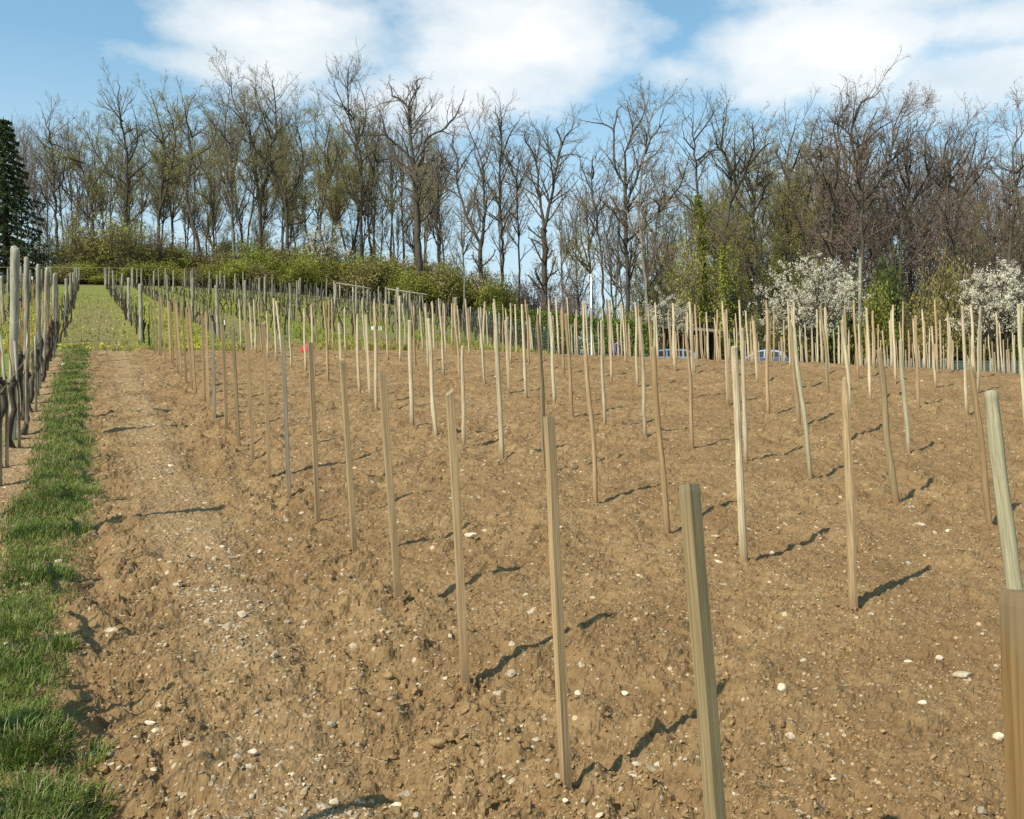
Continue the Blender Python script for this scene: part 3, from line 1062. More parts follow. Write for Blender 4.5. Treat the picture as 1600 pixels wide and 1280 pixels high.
STONES = [  # foot of each larger stone in the photograph, width in its pixels, flatness, label
    (1503, 1058, 36, 0.35, 'flat oblong cream stone near the dark post at the right edge'),
    (1221, 1092, 17, 0.9, 'upright angular white stone with a dark hollow beside it'),
    (1561, 1140, 20, 0.8, 'angular white stone touching the dark post at the right edge'),
    (1468, 1022, 14, 0.8, 'small round white stone above the flat oblong cream one'),
    (1419, 1024, 14, 0.6, 'small buff stone left of the round white one'),
    (1442, 1094, 20, 0.5, 'long pale stone below the flat oblong cream one'),
    (1437, 821, 20, 0.5, 'flat pale stone between the olive stake and the greenish stake on the right'),
    (1302, 1197, 14, 0.45, 'thin pale chip lying in the lower right of the field'),
    (395, 1167, 18, 0.75, 'pinkish white stone on the gravelly path at lower left'),
    (618, 1222, 22, 0.6, 'lumpy cream stone at the lower middle of the path'),
    (572, 1072, 20, 0.55, 'bright cream pebble on the path, left of the second squared stake'),
    (606, 1046, 20, 0.8, 'rounded grey brown cobble with a dark shaded side on the path'),
    (522, 1233, 18, 0.75, 'smooth oval whitish stone low on the path'),
    (684, 1150, 32, 0.65, 'large round brown cobble half sunk beside the path'),
    (690, 1172, 18, 0.6, 'cream stone just below the large round brown cobble'),
    (903, 1076, 12, 1.2, 'upright white stone right of the nearest fully seen squared stake'),
    (975, 1075, 16, 0.6, 'cream stone in the soil between the two nearest squared stakes'),
    (838, 1138, 14, 0.8, 'white stone immediately left of the nearest fully seen squared stake'),
    (883, 1243, 13, 0.7, 'small cream stone at the foot of the nearest fully seen squared stake'),
    (175, 984, 24, 0.5, 'flat white stone on the soil beside the grass strip'),
    (235, 1123, 20, 0.45, 'long cream stone near the lower grass tuft'),
    (196, 1128, 11, 0.7, 'small white stone left of the long cream one'),
    (92, 876, 14, 0.8, 'round cream stone on the edge of the grass strip'),
    (40, 916, 18, 0.5, 'flat white stone in the grass strip'),
    (348, 852, 10, 0.8, 'small bright white stone alone on the upper path'),
    (736, 834, 22, 0.5, 'pale double lobed stone behind the second squared stake'),
    (805, 1268, 20, 0.7, 'buff stone at the bottom edge of the picture'),
    (98, 572, 12, 0.8, 'white stone at the foot of the old vine row'),
]
rq = np.random.default_rng(41)
for (px, py, wpx, flat, lab) in STONES:
    p = ground_at(px, py)
    s = wpx / 1500 * p[1] / 2 * 0.88
    V = ICO2_V.copy()
    for _ in range(7):              # knock flats off the lump, as broken limestone has
        d = unit(rq.normal(size=3))
        k = rq.uniform(0.6, 0.9)
        over = np.maximum(V @ d - k, 0)
        V = V - over[:, None] * d
    V = V * (1 + rq.normal(0, 0.04, (len(V), 1))) * np.array([1.15, 0.85 * min(1, 0.6 + flat * 0.4), flat]) * s
    a = rq.uniform(-0.35, 0.35)
    V[:, :2] = V[:, :2] @ np.array([[math.cos(a), math.sin(a)], [-math.sin(a), math.cos(a)]])
    g = Geo()
    g.add(V, ICO2_F)
    brown = 'brown' in lab
    o = link('stone', g.mesh('stone', M['clod'] if brown else M['stone'], brown))
    o.location = (p[0], p[1], float(surf(p[0], p[1])[0]) + s * flat * 0.45)
    tag(o, lab, 'stone', 'larger stones on the tilled soil')

# fine crumbs of earth in the foreground
X, Y = scatter(34000, rp, 2.6, 8.5, 1.7)
u, v = uv(X, Y)
dens = (1 - 0.6 * path_mask(X, Y)) * np.clip(0.6 + 1.3 * perlin(X * 1.1, Y * 1.1, 53), 0.15, 1)
ok = (rp.random(len(X)) < dens * 0.62) & (v > 0.0) & (np.abs(X / Y) < 0.62)
X, Y = X[ok], Y[ok]
sz = np.exp(rp.normal(math.log(0.0052), 0.38, len(X))) * (0.8 + 0.05 * Y)
pts = np.stack([X, Y, surf(X, Y) + sz * 0.25], -1)
g = Geo()
rocks(g, pts, sz, rp, 0.85, ICO_V, ICO_F, 0.2)
print('crumbs', len(X))
o = link('soil_crumbs', g.mesh('soil_crumbs', M['clod'], False))
tag(o, 'fine loose crumbs of brown earth in the foreground of the field', 'soil crumbs', kind='stuff')

# dry straws and root bits
g = Geo()
n = 260
X, Y = scatter(n, rp, 2.7, 9, 1.5)
a = rp.uniform(0, 6.28, n)
ln = rp.uniform(0.02, 0.09, n)
P = []
for i in range(n):
    q = np.linspace(-0.5, 0.5, 4)
    x = X[i] + np.cos(a[i]) * ln[i] * q
    y = Y[i] + np.sin(a[i]) * ln[i] * q
    z = surf(x, y)
    z = np.maximum(z, z.mean()) + 0.004
    P.append(np.stack([x, y, z], -1))
geo_tubes(g, np.array(P), np.full((n, 4), 0.0016), 4)
o = link('straw', g.mesh('straw', M['dry']))
tag(o, 'scattered dry straws and root ends on the soil', 'straw', kind='stuff')


# ------------------------------------------------------------------ grass strip
def blades(n_try, rng, zmin, zmax, hgt, wid, power, keep=1.0, box_=(-0.70, 0.0)):
    r = rng.random(n_try)
    a = 1 - power
    Z = (zmin ** a + r * (zmax ** a - zmin ** a)) ** (1 / a)
    vv = rng.uniform(-0.85, 0.30, n_try)
    uu = (Z - SA * vv) / CA
    X, Y = xy(uu, vv)
    gm = grass_mask(X, Y)
    ok = (rng.random(n_try) < gm * keep) & (X / Y > box_[0])
    X, Y = X[ok], Y[ok]
    n = len(X)
    cl = np.clip(0.85 + 0.7 * perlin(X * 2.6, Y * 2.6, 60) + 0.4 * perlin(X * 9, Y * 9, 61), 0.35, 1.5)
    h = hgt * cl * rng.uniform(0.55, 1.25, n)
    az = rng.uniform(0, 6.28, n)
    bend = rng.uniform(0.25, 1.0, n) * h
    d = np.stack([np.cos(az), np.sin(az), 0 * az], -1)
    sd = np.stack([-np.sin(az), np.cos(az), 0 * az], -1)
    base = np.stack([X, Y, surf(X, Y) - 0.006], -1)
    w = wid * rng.uniform(0.7, 1.3, n) * (1 + Y * 0.09)
    m1 = base + d * (bend * 0.28)[:, None] + np.array([0, 0, 1]) * (h * 0.62)[:, None]
    tip = base + d * bend[:, None] + np.array([0, 0, 1]) * h[:, None]
    V = np.stack([base - sd * w[:, None], base + sd * w[:, None], m1 - sd * (w * 0.8)[:, None], m1 + sd * (w * 0.8)[:, None], tip], 1).reshape(-1, 3)
    i5 = np.arange(n)[:, None] * 5
    return V, i5 + np.array([[0, 1, 3, 2]]), i5 + np.array([[2, 3, 4]]), n


rg = np.random.default_rng(51)
g = Geo()
tot = 0
for args in ((125000, rg, 2.7, 26, 0.055, 0.0021, 1.25, 0.8),):
    V, Q, T3, n = blades(*args)
    b0 = g.n
    g.add(V, Q, 0)
    g.f.append(T3 + b0)
    g.m.append(np.zeros(len(T3), int))
    tot += n
# a few vigorous tufts
for (px, py, r, hh, nn) in ((35, 1165, 0.17, 0.095, 700), (20, 980, 0.14, 0.07, 400), (110, 770, 0.22, 0.08, 400), (95, 830, 0.2, 0.08, 300), (60, 900, 0.18, 0.08, 300),
                            (95, 1010, 0.08, 0.07, 160), (130, 1180, 0.09, 0.06, 160), (115, 1240, 0.12, 0.07, 260), (45, 1255, 0.16, 0.08, 420)):
    c = ground_at(px, py)
    nn = int(nn)
    a = rg.uniform(0, 6.28, nn)
    rr = r * np.sqrt(rg.random(nn))
    X = c[0] + rr * np.cos(a)
    Y = c[1] + rr * np.sin(a)
    base = np.stack([X, Y, surf(X, Y) - 0.005], -1)
    h = hh * rg.uniform(0.5, 1.2, nn)
    az = a + rg.normal(0, 0.7, nn)
    d = np.stack([np.cos(az), np.sin(az), 0 * az], -1)
    sd = np.stack([-np.sin(az), np.cos(az), 0 * az], -1)
    bend = h * rg.uniform(0.3, 1.1, nn)
    w = 0.0019 * (1 + Y * 0.08)
    m1 = base + d * (bend * 0.3)[:, None] + np.array([0, 0, 1]) * (h * 0.7)[:, None]
    tip = base + d * bend[:, None] + np.array([0, 0, 1]) * (h * rg.uniform(0.75, 1.05, nn))[:, None]
    V = np.stack([base - sd * w[:, None], base + sd * w[:, None], m1 - sd * (w * 0.8)[:, None], m1 + sd * (w * 0.8)[:, None], tip], 1).reshape(-1, 3)
    i5 = np.arange(nn)[:, None] * 5
    b0 = g.n
    g.add(V, i5 + np.array([[0, 1, 3, 2]]), 0)
    g.f.append(i5 + np.array([[2, 3, 4]]) + b0)
    g.m.append(np.zeros(nn, int))
    tot += nn
print('blades', tot)
o = link('grass_strip', g.mesh('grass_strip', M['grass']))
tag(o, 'green grass strip between the old vine row and the tilled soil', 'grass', kind='stuff')

# far meadow: short tufts and dandelions between the upper rows
rm = np.random.default_rng(52)
n = 26000
uu = 24.5 + 45 * rm.random(n) ** 1.5
vv = rm.uniform(-9, 13, n)
X, Y = xy(uu, vv)
lane = np.floor((vv + 0.72) / 2.14)
ok = (rm.random(n) < np.where(lane % 2 == 0, 0.25, 0.95)) & (X / Y < 0.05) & (X / Y > -0.62)
X, Y = X[ok], Y[ok]
n = len(X)
h = rm.uniform(0.05, 0.16, n)
az = rm.uniform(0, 6.28, n)
w = rm.uniform(0.015, 0.04, n)
base = np.stack([X, Y, height(X, Y) - 0.02], -1)
sd = np.stack([np.cos(az), np.sin(az), 0 * az], -1) * w[:, None]
tip = base + np.stack([rm.normal(0, 0.05, n), rm.normal(0, 0.05, n), h + 0.03], -1)
g = Geo()
g.add(np.stack([base - sd, base + sd, tip], 1).reshape(-1, 3), np.arange(n * 3).reshape(-1, 3))
o = link('meadow_grass', g.mesh('meadow_grass', M['bush']))
tag(o, 'short spring grass between the rows of the upper vineyard', 'grass', kind='stuff')
n = 3200
uu = 24.6 + 40 * rm.random(n) ** 1.6
vv = rm.choice([-1.75, -1.7, 2.6, 0.35, 6.9], n) + rm.normal(0, 0.42, n)
X, Y = xy(uu, vv)
ok = (X / Y < -0.28) & (X / Y > -0.6) & (perlin(X * 0.5, Y * 0.5, 70) > -0.25)
X, Y = X[ok], Y[ok]
pts = np.stack([X, Y, height(X, Y) + rm.uniform(0.06, 0.16, len(X))], -1)
g = Geo()
quads_at(g, pts, 0.028, rm, 0, 2.0)
o = link('dandelions', g.mesh('dandelions', M['yellow']))
tag(o, 'yellow dandelions flowering in the grass lanes of the upper vineyard', 'dandelions', kind='stuff')


# ------------------------------------------------------------------ trees
def curve(pts, step, rng, wob):
    """smooth polyline through pts with a little wander; pts (n,3)"""
    pts = np.asarray(pts, float)
    if len(pts) < 3:
        pts = np.array([pts[0], (pts[0] + pts[-1]) / 2, pts[-1]])
    P = np.concatenate([[2 * pts[0] - pts[1]], pts, [2 * pts[-1] - pts[-2]]])
    out = []
    for i in range(1, len(P) - 2):
        n = max(2, int(np.linalg.norm(P[i + 1] - P[i]) / step))
        t = np.linspace(0, 1, n, endpoint=False)[:, None]
        a, b, c, d = P[i - 1], P[i], P[i + 1], P[i + 2]
        out.append(0.5 * (2 * b + (c - a) * t + (2 * a - 5 * b + 4 * c - d) * t ** 2 + (3 * b - a - 3 * c + d) * t ** 3))
    out = np.concatenate(out + [P[-2][None]])
    w = rng.normal(0, wob, out.shape)
    w[0] = 0
    return out + w


def spawn(P, R, rng, per, tmin, lrel, lmin, lmax, ang, up, nseg, wander, rrel, reach=None):
    """side branches on every polyline of P (n,k,3); returns new P, R"""
    n, k, _ = P.shape
    seg = np.linalg.norm(P[:, 1:] - P[:, :-1], axis=-1)
    plen = seg.sum(1)
    cnt = np.maximum(1, rng.poisson(per * plen if np.ndim(per) == 0 else per))
    own = np.repeat(np.arange(n), cnt)
    m = len(own)
    t = tmin + (1 - tmin) * rng.random(m) ** 0.85
    ft = t * (k - 1)
    i0 = np.minimum(ft.astype(int), k - 2)
    fr = (ft - i0)[:, None]
    p = P[own, i0] * (1 - fr) + P[own, i0 + 1] * fr
    d = unit(P[own, i0 + 1] - P[own, i0])
    r = R[own, i0] * (1 - fr[:, 0]) + R[own, i0 + 1] * fr[:, 0]
    rnd = rng.normal(size=(m, 3))
    side = unit(rnd - (rnd * d).sum(-1, keepdims=True) * d)
    a = rng.normal(ang, 0.18, m)[:, None]
    nd = unit(d * np.cos(a) + side * np.sin(a) + np.array([0, 0, up]))
    ln = np.clip(plen[own] * lrel * rng.uniform(0.55, 1.25, m) * (1.12 - 0.38 * t), lmin, lmax)
    pts = [p]
    for s in range(nseg):
        pts.append(pts[-1] + nd * (ln / nseg)[:, None])
        nd = unit(nd + rng.normal(0, wander, (m, 3)) + np.array([0, 0, up * 0.45]))
    NP = np.stack(pts, 1)
    r0 = np.minimum(r * rrel, r * 0.9)
    NR = r0[:, None] * np.linspace(1, 0.35, nseg + 1)[None]
    return NP, NR


def resample(c, r, k):
    d = np.concatenate([[0], np.cumsum(np.linalg.norm(c[1:] - c[:-1], axis=1))])
    t = np.linspace(0, d[-1], k)
    return np.stack([np.interp(t, d, c[:, i]) for i in range(3)], -1), np.interp(t, d, r)


def thin_tips(g, P, R):
    """end twigs: three sided spikes"""
    n = len(P)
    d = unit(P[:, 2] - P[:, 0])
    a = unit(np.cross(d, np.array([0.3, 0.8, 0.5])))
    b = np.cross(d, a)
    ring = np.stack([P[:, 0] + R[:, :1] * (a * math.cos(w) + b * math.sin(w)) for w in (0, 2.094, 4.189)], 1)
    m = np.stack([P[:, 1] + R[:, :1] * 0.75 * (a * math.cos(w) + b * math.sin(w)) for w in (0, 2.094, 4.189)], 1)
    V = np.concatenate([ring, m, P[:, 2:3]], 1).reshape(-1, 3)
    i = np.arange(n)[:, None, None] * 7
    b0 = g.n
    g.add(V, (i + np.array([[0, 1, 4, 3], [1, 2, 5, 4], [2, 0, 3, 5]])).reshape(-1, 4))
    F = (i + np.array([[3, 4, 6], [4, 5, 6], [5, 3, 6]])).reshape(-1, 3)
    g.f.append(F + b0)
    g.m.append(np.zeros(len(F), int))


def make_tree(limbs, seed, bark='bark', twig='twig', bud=None, buds=0, bud_size=0.044, dens=1.0, fuzz=None, lower=0.0, twig_len=1.0, l1=(0.8, 3.7)):
    """limbs: list of (points (n,3), r0, r1); returns trunk mesh and crown mesh, in the tree's own space"""
    rng = np.random.default_rng(seed)
    gt, gc = Geo(), Geo()
    LP, LR = [], []
    for (pts, r0, r1) in limbs:
        c = curve(pts, 0.8, rng, 0.05)
        t = np.linspace(0, 1, len(c))
        r = r0 + (r1 - r0) * t ** 0.8
        if abs(pts[0][2]) < 0.6:
            r = r * (1 + 0.5 * np.exp(-(c[:, 2] - c[0, 2]) / 0.5))
        V, Q = tubes(c[None], r[None], 8)
        gt.add(V, Q)
        start = 0.42 if abs(pts[0][2]) < 0.6 else 0.08
        j = int(start * (len(c) - 1))
        p, q = resample(c[j:], r[j:], 9)
        LP.append(p)
        LR.append(q)
    LP, LR = np.array(LP), np.array(LR)
    P1, R1 = spawn(LP, LR, rng, 1.75 * dens, 0.0, 0.42, l1[0], l1[1], 0.82, 0.13, 4, 0.16, 0.55)
    # the leader tips carry on as branches of their own
    k = len(LP)
    td = unit(LP[:, -1] - LP[:, -2])
    tips = np.stack([LP[:, -1] + td * s for s in (0, 0.25, 0.5, 0.75, 1.0)], 1) + rng.normal(0, 0.08, (k, 5, 3))
    tips[:, 0] = LP[:, -1]
    P1 = np.concatenate([P1, tips])
    R1 = np.concatenate([R1, LR[:, -1:] * np.linspace(1, 0.4, 5)[None]])
    R1 = np.clip(R1, 0.012, 0.07)
    geo_tubes(gt, P1, R1, 4)
    P2, R2 = spawn(P1, R1, rng, 2.3 * dens, 0.12, 0.42, 0.45, 1.7 * twig_len, 0.72, 0.12, 3, 0.2, 0.6)
    R2 = np.clip(R2, 0.012, 0.03)
    geo_tubes(gc, P2, R2, 3)
    P3, R3 = spawn(P2, R2, rng, 3.0 * dens, 0.1, 0.5, 0.3, 0.95 * twig_len, 0.62, 0.10, 2, 0.22, 0.7)
    R3 = np.clip(R3, 0.0095, 0.014)
    thin_tips(gc, P3, R3)
    mats = [M[twig]]
    if bud:
        mats.append(M[bud])
        allp = np.concatenate([P3[:, 1], P3[:, 2], P2[:, -1]])
        if fuzz is not None:
            zmax = allp[:, 2].max()
            w = np.interp(allp[:, 2] / zmax, fuzz[0], fuzz[1])
            allp = allp[rng.random(len(allp)) < w]
        n = min(int(buds * 1.8), len(allp) * 5)
        pick = rng.integers(0, len(allp), n)
        quads_at(gc, allp[pick] + rng.normal(0, 0.09, (n, 3)), bud_size, rng, 1)
    return gt.mesh('trunk', M[bark]), gc.mesh('crown', mats, True)


def plant(name, meshes, loc, label, cat='tree', group=None, rot=0.0, scale=(1, 1, 1), names=('trunk', 'crown')):
    t = empty(name, loc, label, cat, group)
    t.rotation_euler = (0, 0, rot)
    t.scale = scale
    for n, me in zip(names, meshes):
        link(n, me, t)
    return t


GROVE = 'bare trees along the forest edge'
# every tree of the front rank: distance, limbs as picture polylines (first one starts at the foot), thickness in metres,
# then how the limb leans away from or towards the viewer
FRONT = [
    ('bare tree with open crown just right of the dark spruce', 100, dict(),
     [([(92, 446), (85, 305), (82, 240), (76, 195), (70, 165)], .22, .05), ([(84, 300), (100, 285), (112, 240), (118, 195)], .11, .03),
      ([(83, 250), (68, 215), (60, 190)], .09, .03), ([(85, 275), (92, 225), (95, 180)], .09, .03)]),
    ('tall tree with olive lower crown and bare top, highest at far left', 98, dict(bud='bud', buds=6000, fuzz=([0, .45, .72, .8], [1, 1, .9, .1])),
     [([(196, 446), (198, 330), (199, 240), (186, 160), (188, 118)], .26, .05), ([(198, 300), (170, 270), (150, 230), (132, 180)], .14, .04),
      ([(199, 255), (215, 215), (212, 150)], .12, .03), ([(199, 280), (225, 260), (240, 225)], .11, .03), ([(192, 190), (165, 150), (155, 125)], .09, .03)]),
    ('slim olive tree forking left of the tall far left tree', 96, dict(bud='bud', buds=4500, fuzz=([0, 1], [1, .8])),
     [([(150, 446), (143, 330), (130, 268), (122, 235), (128, 200)], .2, .05), ([(138, 300), (160, 270), (172, 225)], .12, .03), ([(131, 270), (112, 240), (105, 205)], .09, .03)]),
    ('olive budding tree with two close stems in the left wood', 99, dict(bud='bud', buds=5000, fuzz=([0, .8, 1], [.9, .9, .3])),
     [([(250, 446), (248, 340), (258, 250), (250, 190), (240, 135)], .22, .05), ([(249, 330), (272, 270), (285, 210), (275, 150)], .14, .04), ([(256, 260), (235, 225), (226, 180)], .1, .03)]),
    ('leaning dark trunk with a crooked olive crown in the left wood', 97, dict(bud='bud', buds=4500, fuzz=([0, .8, 1], [.9, .8, .3])),
     [([(312, 446), (308, 378), (291, 302), (300, 240), (292, 180), (300, 132)], .24, .05), ([(292, 300), (268, 272), (255, 268)], .1, .04), ([(300, 245), (322, 215), (330, 150)], .12, .03), ([(296, 275), (330, 250), (345, 215)], .1, .03)]),
    ('pale straight trunk with pinkish twigs in the left wood', 95, dict(bark='bark_pale', bud='bud_red', buds=2500),
     [([(369, 442), (362, 340), (358, 260), (350, 190), (358, 115)], .19, .04), ([(359, 290), (345, 240), (338, 180)], .1, .03), ([(358, 240), (378, 195), (385, 130)], .1, .03)]),
    ('tall twin stemmed tree with a high spiky top in the left wood', 98, dict(bud='bud', buds=2600, fuzz=([0, .6, 1], [.9, .6, .15])),
     [([(410, 442), (407, 388), (402, 289), (394, 222), (365, 150), (360, 112)], .22, .05), ([(405, 330), (420, 250), (412, 180), (400, 125)], .15, .04), ([(396, 230), (385, 180), (378, 125)], .1, .03)]),
    ('dark crooked oak like tree with a sickle shaped low limb', 97, dict(bud='bud', buds=3200, fuzz=([0, .8, 1], [.9, .7, .25])),
     [([(452, 440), (450, 388), (444, 305), (422, 250), (432, 190), (430, 115)], .24, .05), ([(449, 350), (470, 345), (440, 328), (432, 318)], .09, .05), ([(425, 255), (402, 220), (398, 185)], .12, .03),
      ([(446, 320), (468, 260), (462, 200), (445, 150)], .14, .04), ([(455, 290), (485, 250), (488, 200)], .1, .03), ([(430, 200), (408, 160), (418, 115)], .09, .03)]),
    ('slender grey trunk leaning right behind the far white blossom', 96, dict(bud='bud', buds=2600, fuzz=([0, .8, 1], [.9, .7, .3])),
     [([(505, 440), (500, 350), (510, 280), (505, 220), (515, 170)], .18, .04), ([(508, 290), (530, 250), (528, 205)], .1, .03), ([(505, 240), (488, 205), (480, 170)], .09, .03)]),
    ('tall straight tree with a fan shaped bare crown left of the big oak', 98, dict(),
     [([(564, 440), (564, 395), (564, 265), (556, 215), (545, 165), (543, 95)], .22, .05), ([(560, 235), (535, 185), (515, 140)], .12, .03), ([(558, 225), (572, 170), (565, 115)], .11, .03),
      ([(562, 255), (590, 215), (592, 160)], .11, .03), ([(550, 190), (530, 140), (525, 112)], .08, .03)]),
    ('dark forked stem standing close left of the big oak', 99, dict(bud='bud', buds=2000, fuzz=([0, .7, 1], [1, .8, .1])),
     [([(582, 440), (579, 400), (574, 325), (583, 279), (588, 220), (602, 170)], .2, .04), ([(576, 340), (555, 305), (545, 270)], .1, .03), ([(584, 270), (572, 220), (570, 180)], .1, .03)]),
    ('big spreading oak with long curving side limbs', 93, dict(dens=1.1, bud='bud_red', buds=2200, fuzz=([0, 1], [.7, .3])),
     [([(656, 446), (654, 400), (652, 345), (648, 265)], .42, .26), ([(648, 268), (642, 250), (626, 232), (610, 220), (602, 214), (590, 204), (577, 194)], .16, .05),
      ([(648, 268), (641, 206), (637, 170), (622, 152), (612, 140), (610, 108)], .2, .05), ([(637, 172), (648, 148), (651, 118), (660, 100)], .11, .03),
      ([(648, 262), (660, 252), (664, 225), (680, 213), (699, 205), (711, 180), (722, 150)], .17, .05), ([(654, 347), (668, 338), (679, 322), (685, 292), (682, 262), (704, 238)], .14, .04),
      ([(651, 340), (636, 330), (622, 318), (612, 305)], .11, .04), ([(641, 210), (652, 190), (668, 165), (678, 140)], .1, .03), ([(605, 214), (598, 185), (592, 150)], .08, .03),
      ([(684, 285), (690, 250), (686, 215)], .08, .03)]),
    ('slim straight trunk just right of the big oak', 97, dict(),
     [([(690, 446), (683, 340), (690, 270), (700, 215)], .16, .04), ([(687, 300), (708, 260), (715, 225)], .08, .03)]),
    ('dark tree forking low into a wide letter y', 92, dict(),
     [([(751, 455), (751, 425), (751, 381)], .25, .2), ([(751, 383), (740, 357), (727, 330), (718, 300), (714, 275), (716, 248), (706, 215), (710, 185)], .16, .04),
      ([(751, 383), (758, 345), (756, 300), (755, 265), (745, 222), (732, 175)], .17, .04), ([(728, 335), (741, 310), (747, 285)], .1, .03),
      ([(757, 318), (775, 295), (780, 285)], .08, .03), ([(754, 262), (764, 225), (768, 180)], .1, .03), ([(716, 270), (733, 245), (742, 210)], .08, .03)]),
    ('tall narrow bare tree right of the low forked tree', 95, dict(),
     [([(787, 452), (784, 370), (781, 279), (785, 229), (780, 190), (777, 158)], .2, .05), ([(783, 245), (800, 195), (812, 165)], .1, .03), ([(781, 290), (798, 250), (808, 215)], .09, .03), ([(784, 230), (768, 195), (762, 170)], .08, .03)]),
    ('thin bare trunk between two taller trees above the hedge', 98, dict(),
     [([(812, 458), (811, 400), (808, 320), (808, 265), (815, 215)], .15, .04), ([(808, 300), (822, 270), (835, 230)], .08, .03), ([(808, 285), (792, 255), (796, 220)], .07, .03)]),
    ('dark trunk forking high into a broad fan crown', 90, dict(dens=1.05),
     [([(852, 480), (851, 440), (850, 356)], .33, .24), ([(850, 358), (842, 292), (838, 255), (845, 206), (838, 178)], .16, .04), ([(850, 358), (864, 295), (873, 246), (884, 200), (897, 176)], .18, .04),
      ([(841, 290), (822, 268), (815, 240)], .1, .03), ([(838, 255), (822, 215), (822, 185)], .1, .03), ([(873, 248), (890, 232), (912, 225)], .09, .03), ([(878, 225), (870, 190), (872, 175)], .09, .03),
      ([(864, 296), (860, 262), (856, 215)], .09, .03)]),
    ('feathery bare tree with fine rising twigs left of the flagpole', 92, dict(twig_len=1.25),
     [([(948, 480), (938, 380), (924, 292), (927, 245), (930, 225)], .17, .03), ([(936, 370), (912, 325), (895, 300)], .08, .03), ([(930, 330), (948, 285), (955, 255)], .08, .03), ([(926, 300), (908, 262), (905, 245)], .07, .03)]),
    ('slim leaning trunk close behind the white flagpole', 90, dict(twig_len=1.2),
     [([(962, 480), (952, 400), (940, 340), (936, 300)], .15, .03), ([(948, 370), (962, 320), (968, 280)], .08, .03)]),
    ('tall bare tree with an elbowed left limb right of the flagpole', 86, dict(),
     [([(982, 490), (981, 440), (978, 345), (977, 284)], .22, .16), ([(977, 288), (961, 266), (959, 230), (958, 201), (940, 182), (924, 165)], .12, .04), ([(958, 205), (964, 170), (965, 145)], .09, .03),
      ([(978, 284), (976, 240), (988, 200), (980, 150)], .13, .04), ([(980, 320), (995, 275), (1009, 232), (1022, 200), (1035, 170)], .14, .04), ([(985, 215), (1000, 180), (1008, 145)], .09, .03)]),
    ('pale trunk with a bent limb under a reddish crown', 84, dict(bark='bark_pale', bud='bud_red', buds=2600),
     [([(1012, 490), (1008, 440), (998, 325), (1005, 250), (1016, 180), (1020, 150)], .2, .05), ([(1002, 350), (1012, 320), (1036, 311), (1045, 285)], .12, .04), ([(1005, 255), (1025, 230), (1040, 190)], .1, .03)]),
    ('short reddish budded tree between the bent limbed tree and the ivy trunk', 82, dict(bud='bud_red', buds=4200),
     [([(1034, 490), (1030, 430), (1025, 362), (1035, 300), (1040, 260)], .17, .04), ([(1026, 370), (1008, 345), (1000, 330)], .09, .03), ([(1030, 330), (1055, 300), (1062, 270)], .1, .03), ([(1033, 310), (1022, 280), (1020, 260)], .08, .03)]),
    ('lone slim tree with its trunk wrapped in yellow green ivy', 80, dict(dens=0.8, ivy=(305, 505, .46, 'ivy_light', 5200)),
     [([(1101, 515), (1098, 440), (1095, 362), (1088, 275), (1084, 218), (1082, 175)], .26, .05), ([(1086, 235), (1072, 215), (1066, 185)], .08, .03), ([(1084, 220), (1095, 195), (1100, 170)], .08, .03), ([(1090, 300), (1076, 285), (1070, 262)], .06, .02), ([(1087, 262), (1100, 250), (1108, 240)], .06, .02)]),
    ('dark double crowned tree with mossy green lower trunk', 78, dict(ivy=(380, 520, .34, 'ivy_light', 2400), bud='bud', buds=1500, fuzz=([0, .6, .7], [1, .7, .2])),
     [([(1132, 525), (1131, 450), (1130, 384), (1143, 312), (1140, 265), (1128, 222), (1130, 178)], .28, .05), ([(1142, 315), (1156, 280), (1166, 240), (1160, 190)], .15, .04), ([(1133, 240), (1116, 225), (1110, 200)], .09, .03),
      ([(1158, 270), (1180, 245), (1185, 215)], .1, .03), ([(1150, 300), (1148, 240), (1152, 180)], .11, .03)]),
    ('brownish trunk with olive haze behind the left of the white cherry', 80, dict(bud='bud', buds=2800, fuzz=([0, .5, .7, 1], [1, 1, .3, .1])),
     [([(1184, 525), (1180, 406), (1178, 319), (1186, 265), (1195, 200)], .22, .05), ([(1179, 330), (1200, 290), (1210, 240)], .11, .03), ([(1180, 300), (1166, 265), (1170, 225)], .1, .03)]),
    ('bare tree leaning left directly behind the large white cherry', 82, dict(),
     [([(1262, 525), (1257, 406), (1250, 345), (1232, 297), (1228, 245), (1240, 180)], .2, .05), ([(1251, 350), (1268, 290), (1262, 230)], .12, .03), ([(1230, 280), (1215, 240), (1220, 200)], .1, .03), ([(1262, 250), (1280, 215), (1275, 180)], .1, .03)]),
    ('broad brown tree left of the tallest right hand tree', 80, dict(twig='twig_red', bud='bud_red', buds=2600),
     [([(1303, 525), (1298, 406), (1301, 310), (1285, 280), (1266, 255), (1262, 215), (1275, 165)], .28, .05), ([(1300, 315), (1312, 250), (1305, 190), (1315, 150)], .16, .04), ([(1285, 280), (1292, 235), (1290, 180)], .1, .03), ([(1266, 258), (1250, 230), (1246, 205)], .08, .03)]),
    ('tallest reddish tree with a domed crown behind the white cherry', 79, dict(twig='twig_red', bud='bud_red', buds=5200, dens=1.15),
     [([(1348, 525), (1346, 400), (1346, 310), (1338, 260), (1330, 205), (1345, 150), (1362, 128)], .34, .05), ([(1346, 315), (1364, 297), (1386, 253), (1388, 200), (1400, 150)], .17, .04), ([(1345, 300), (1350, 240), (1362, 190), (1385, 140)], .16, .04),
      ([(1340, 270), (1315, 225), (1310, 180), (1325, 140)], .14, .04), ([(1386, 255), (1410, 225), (1425, 185)], .11, .03), ([(1332, 215), (1312, 180), (1300, 160)], .09, .03)]),
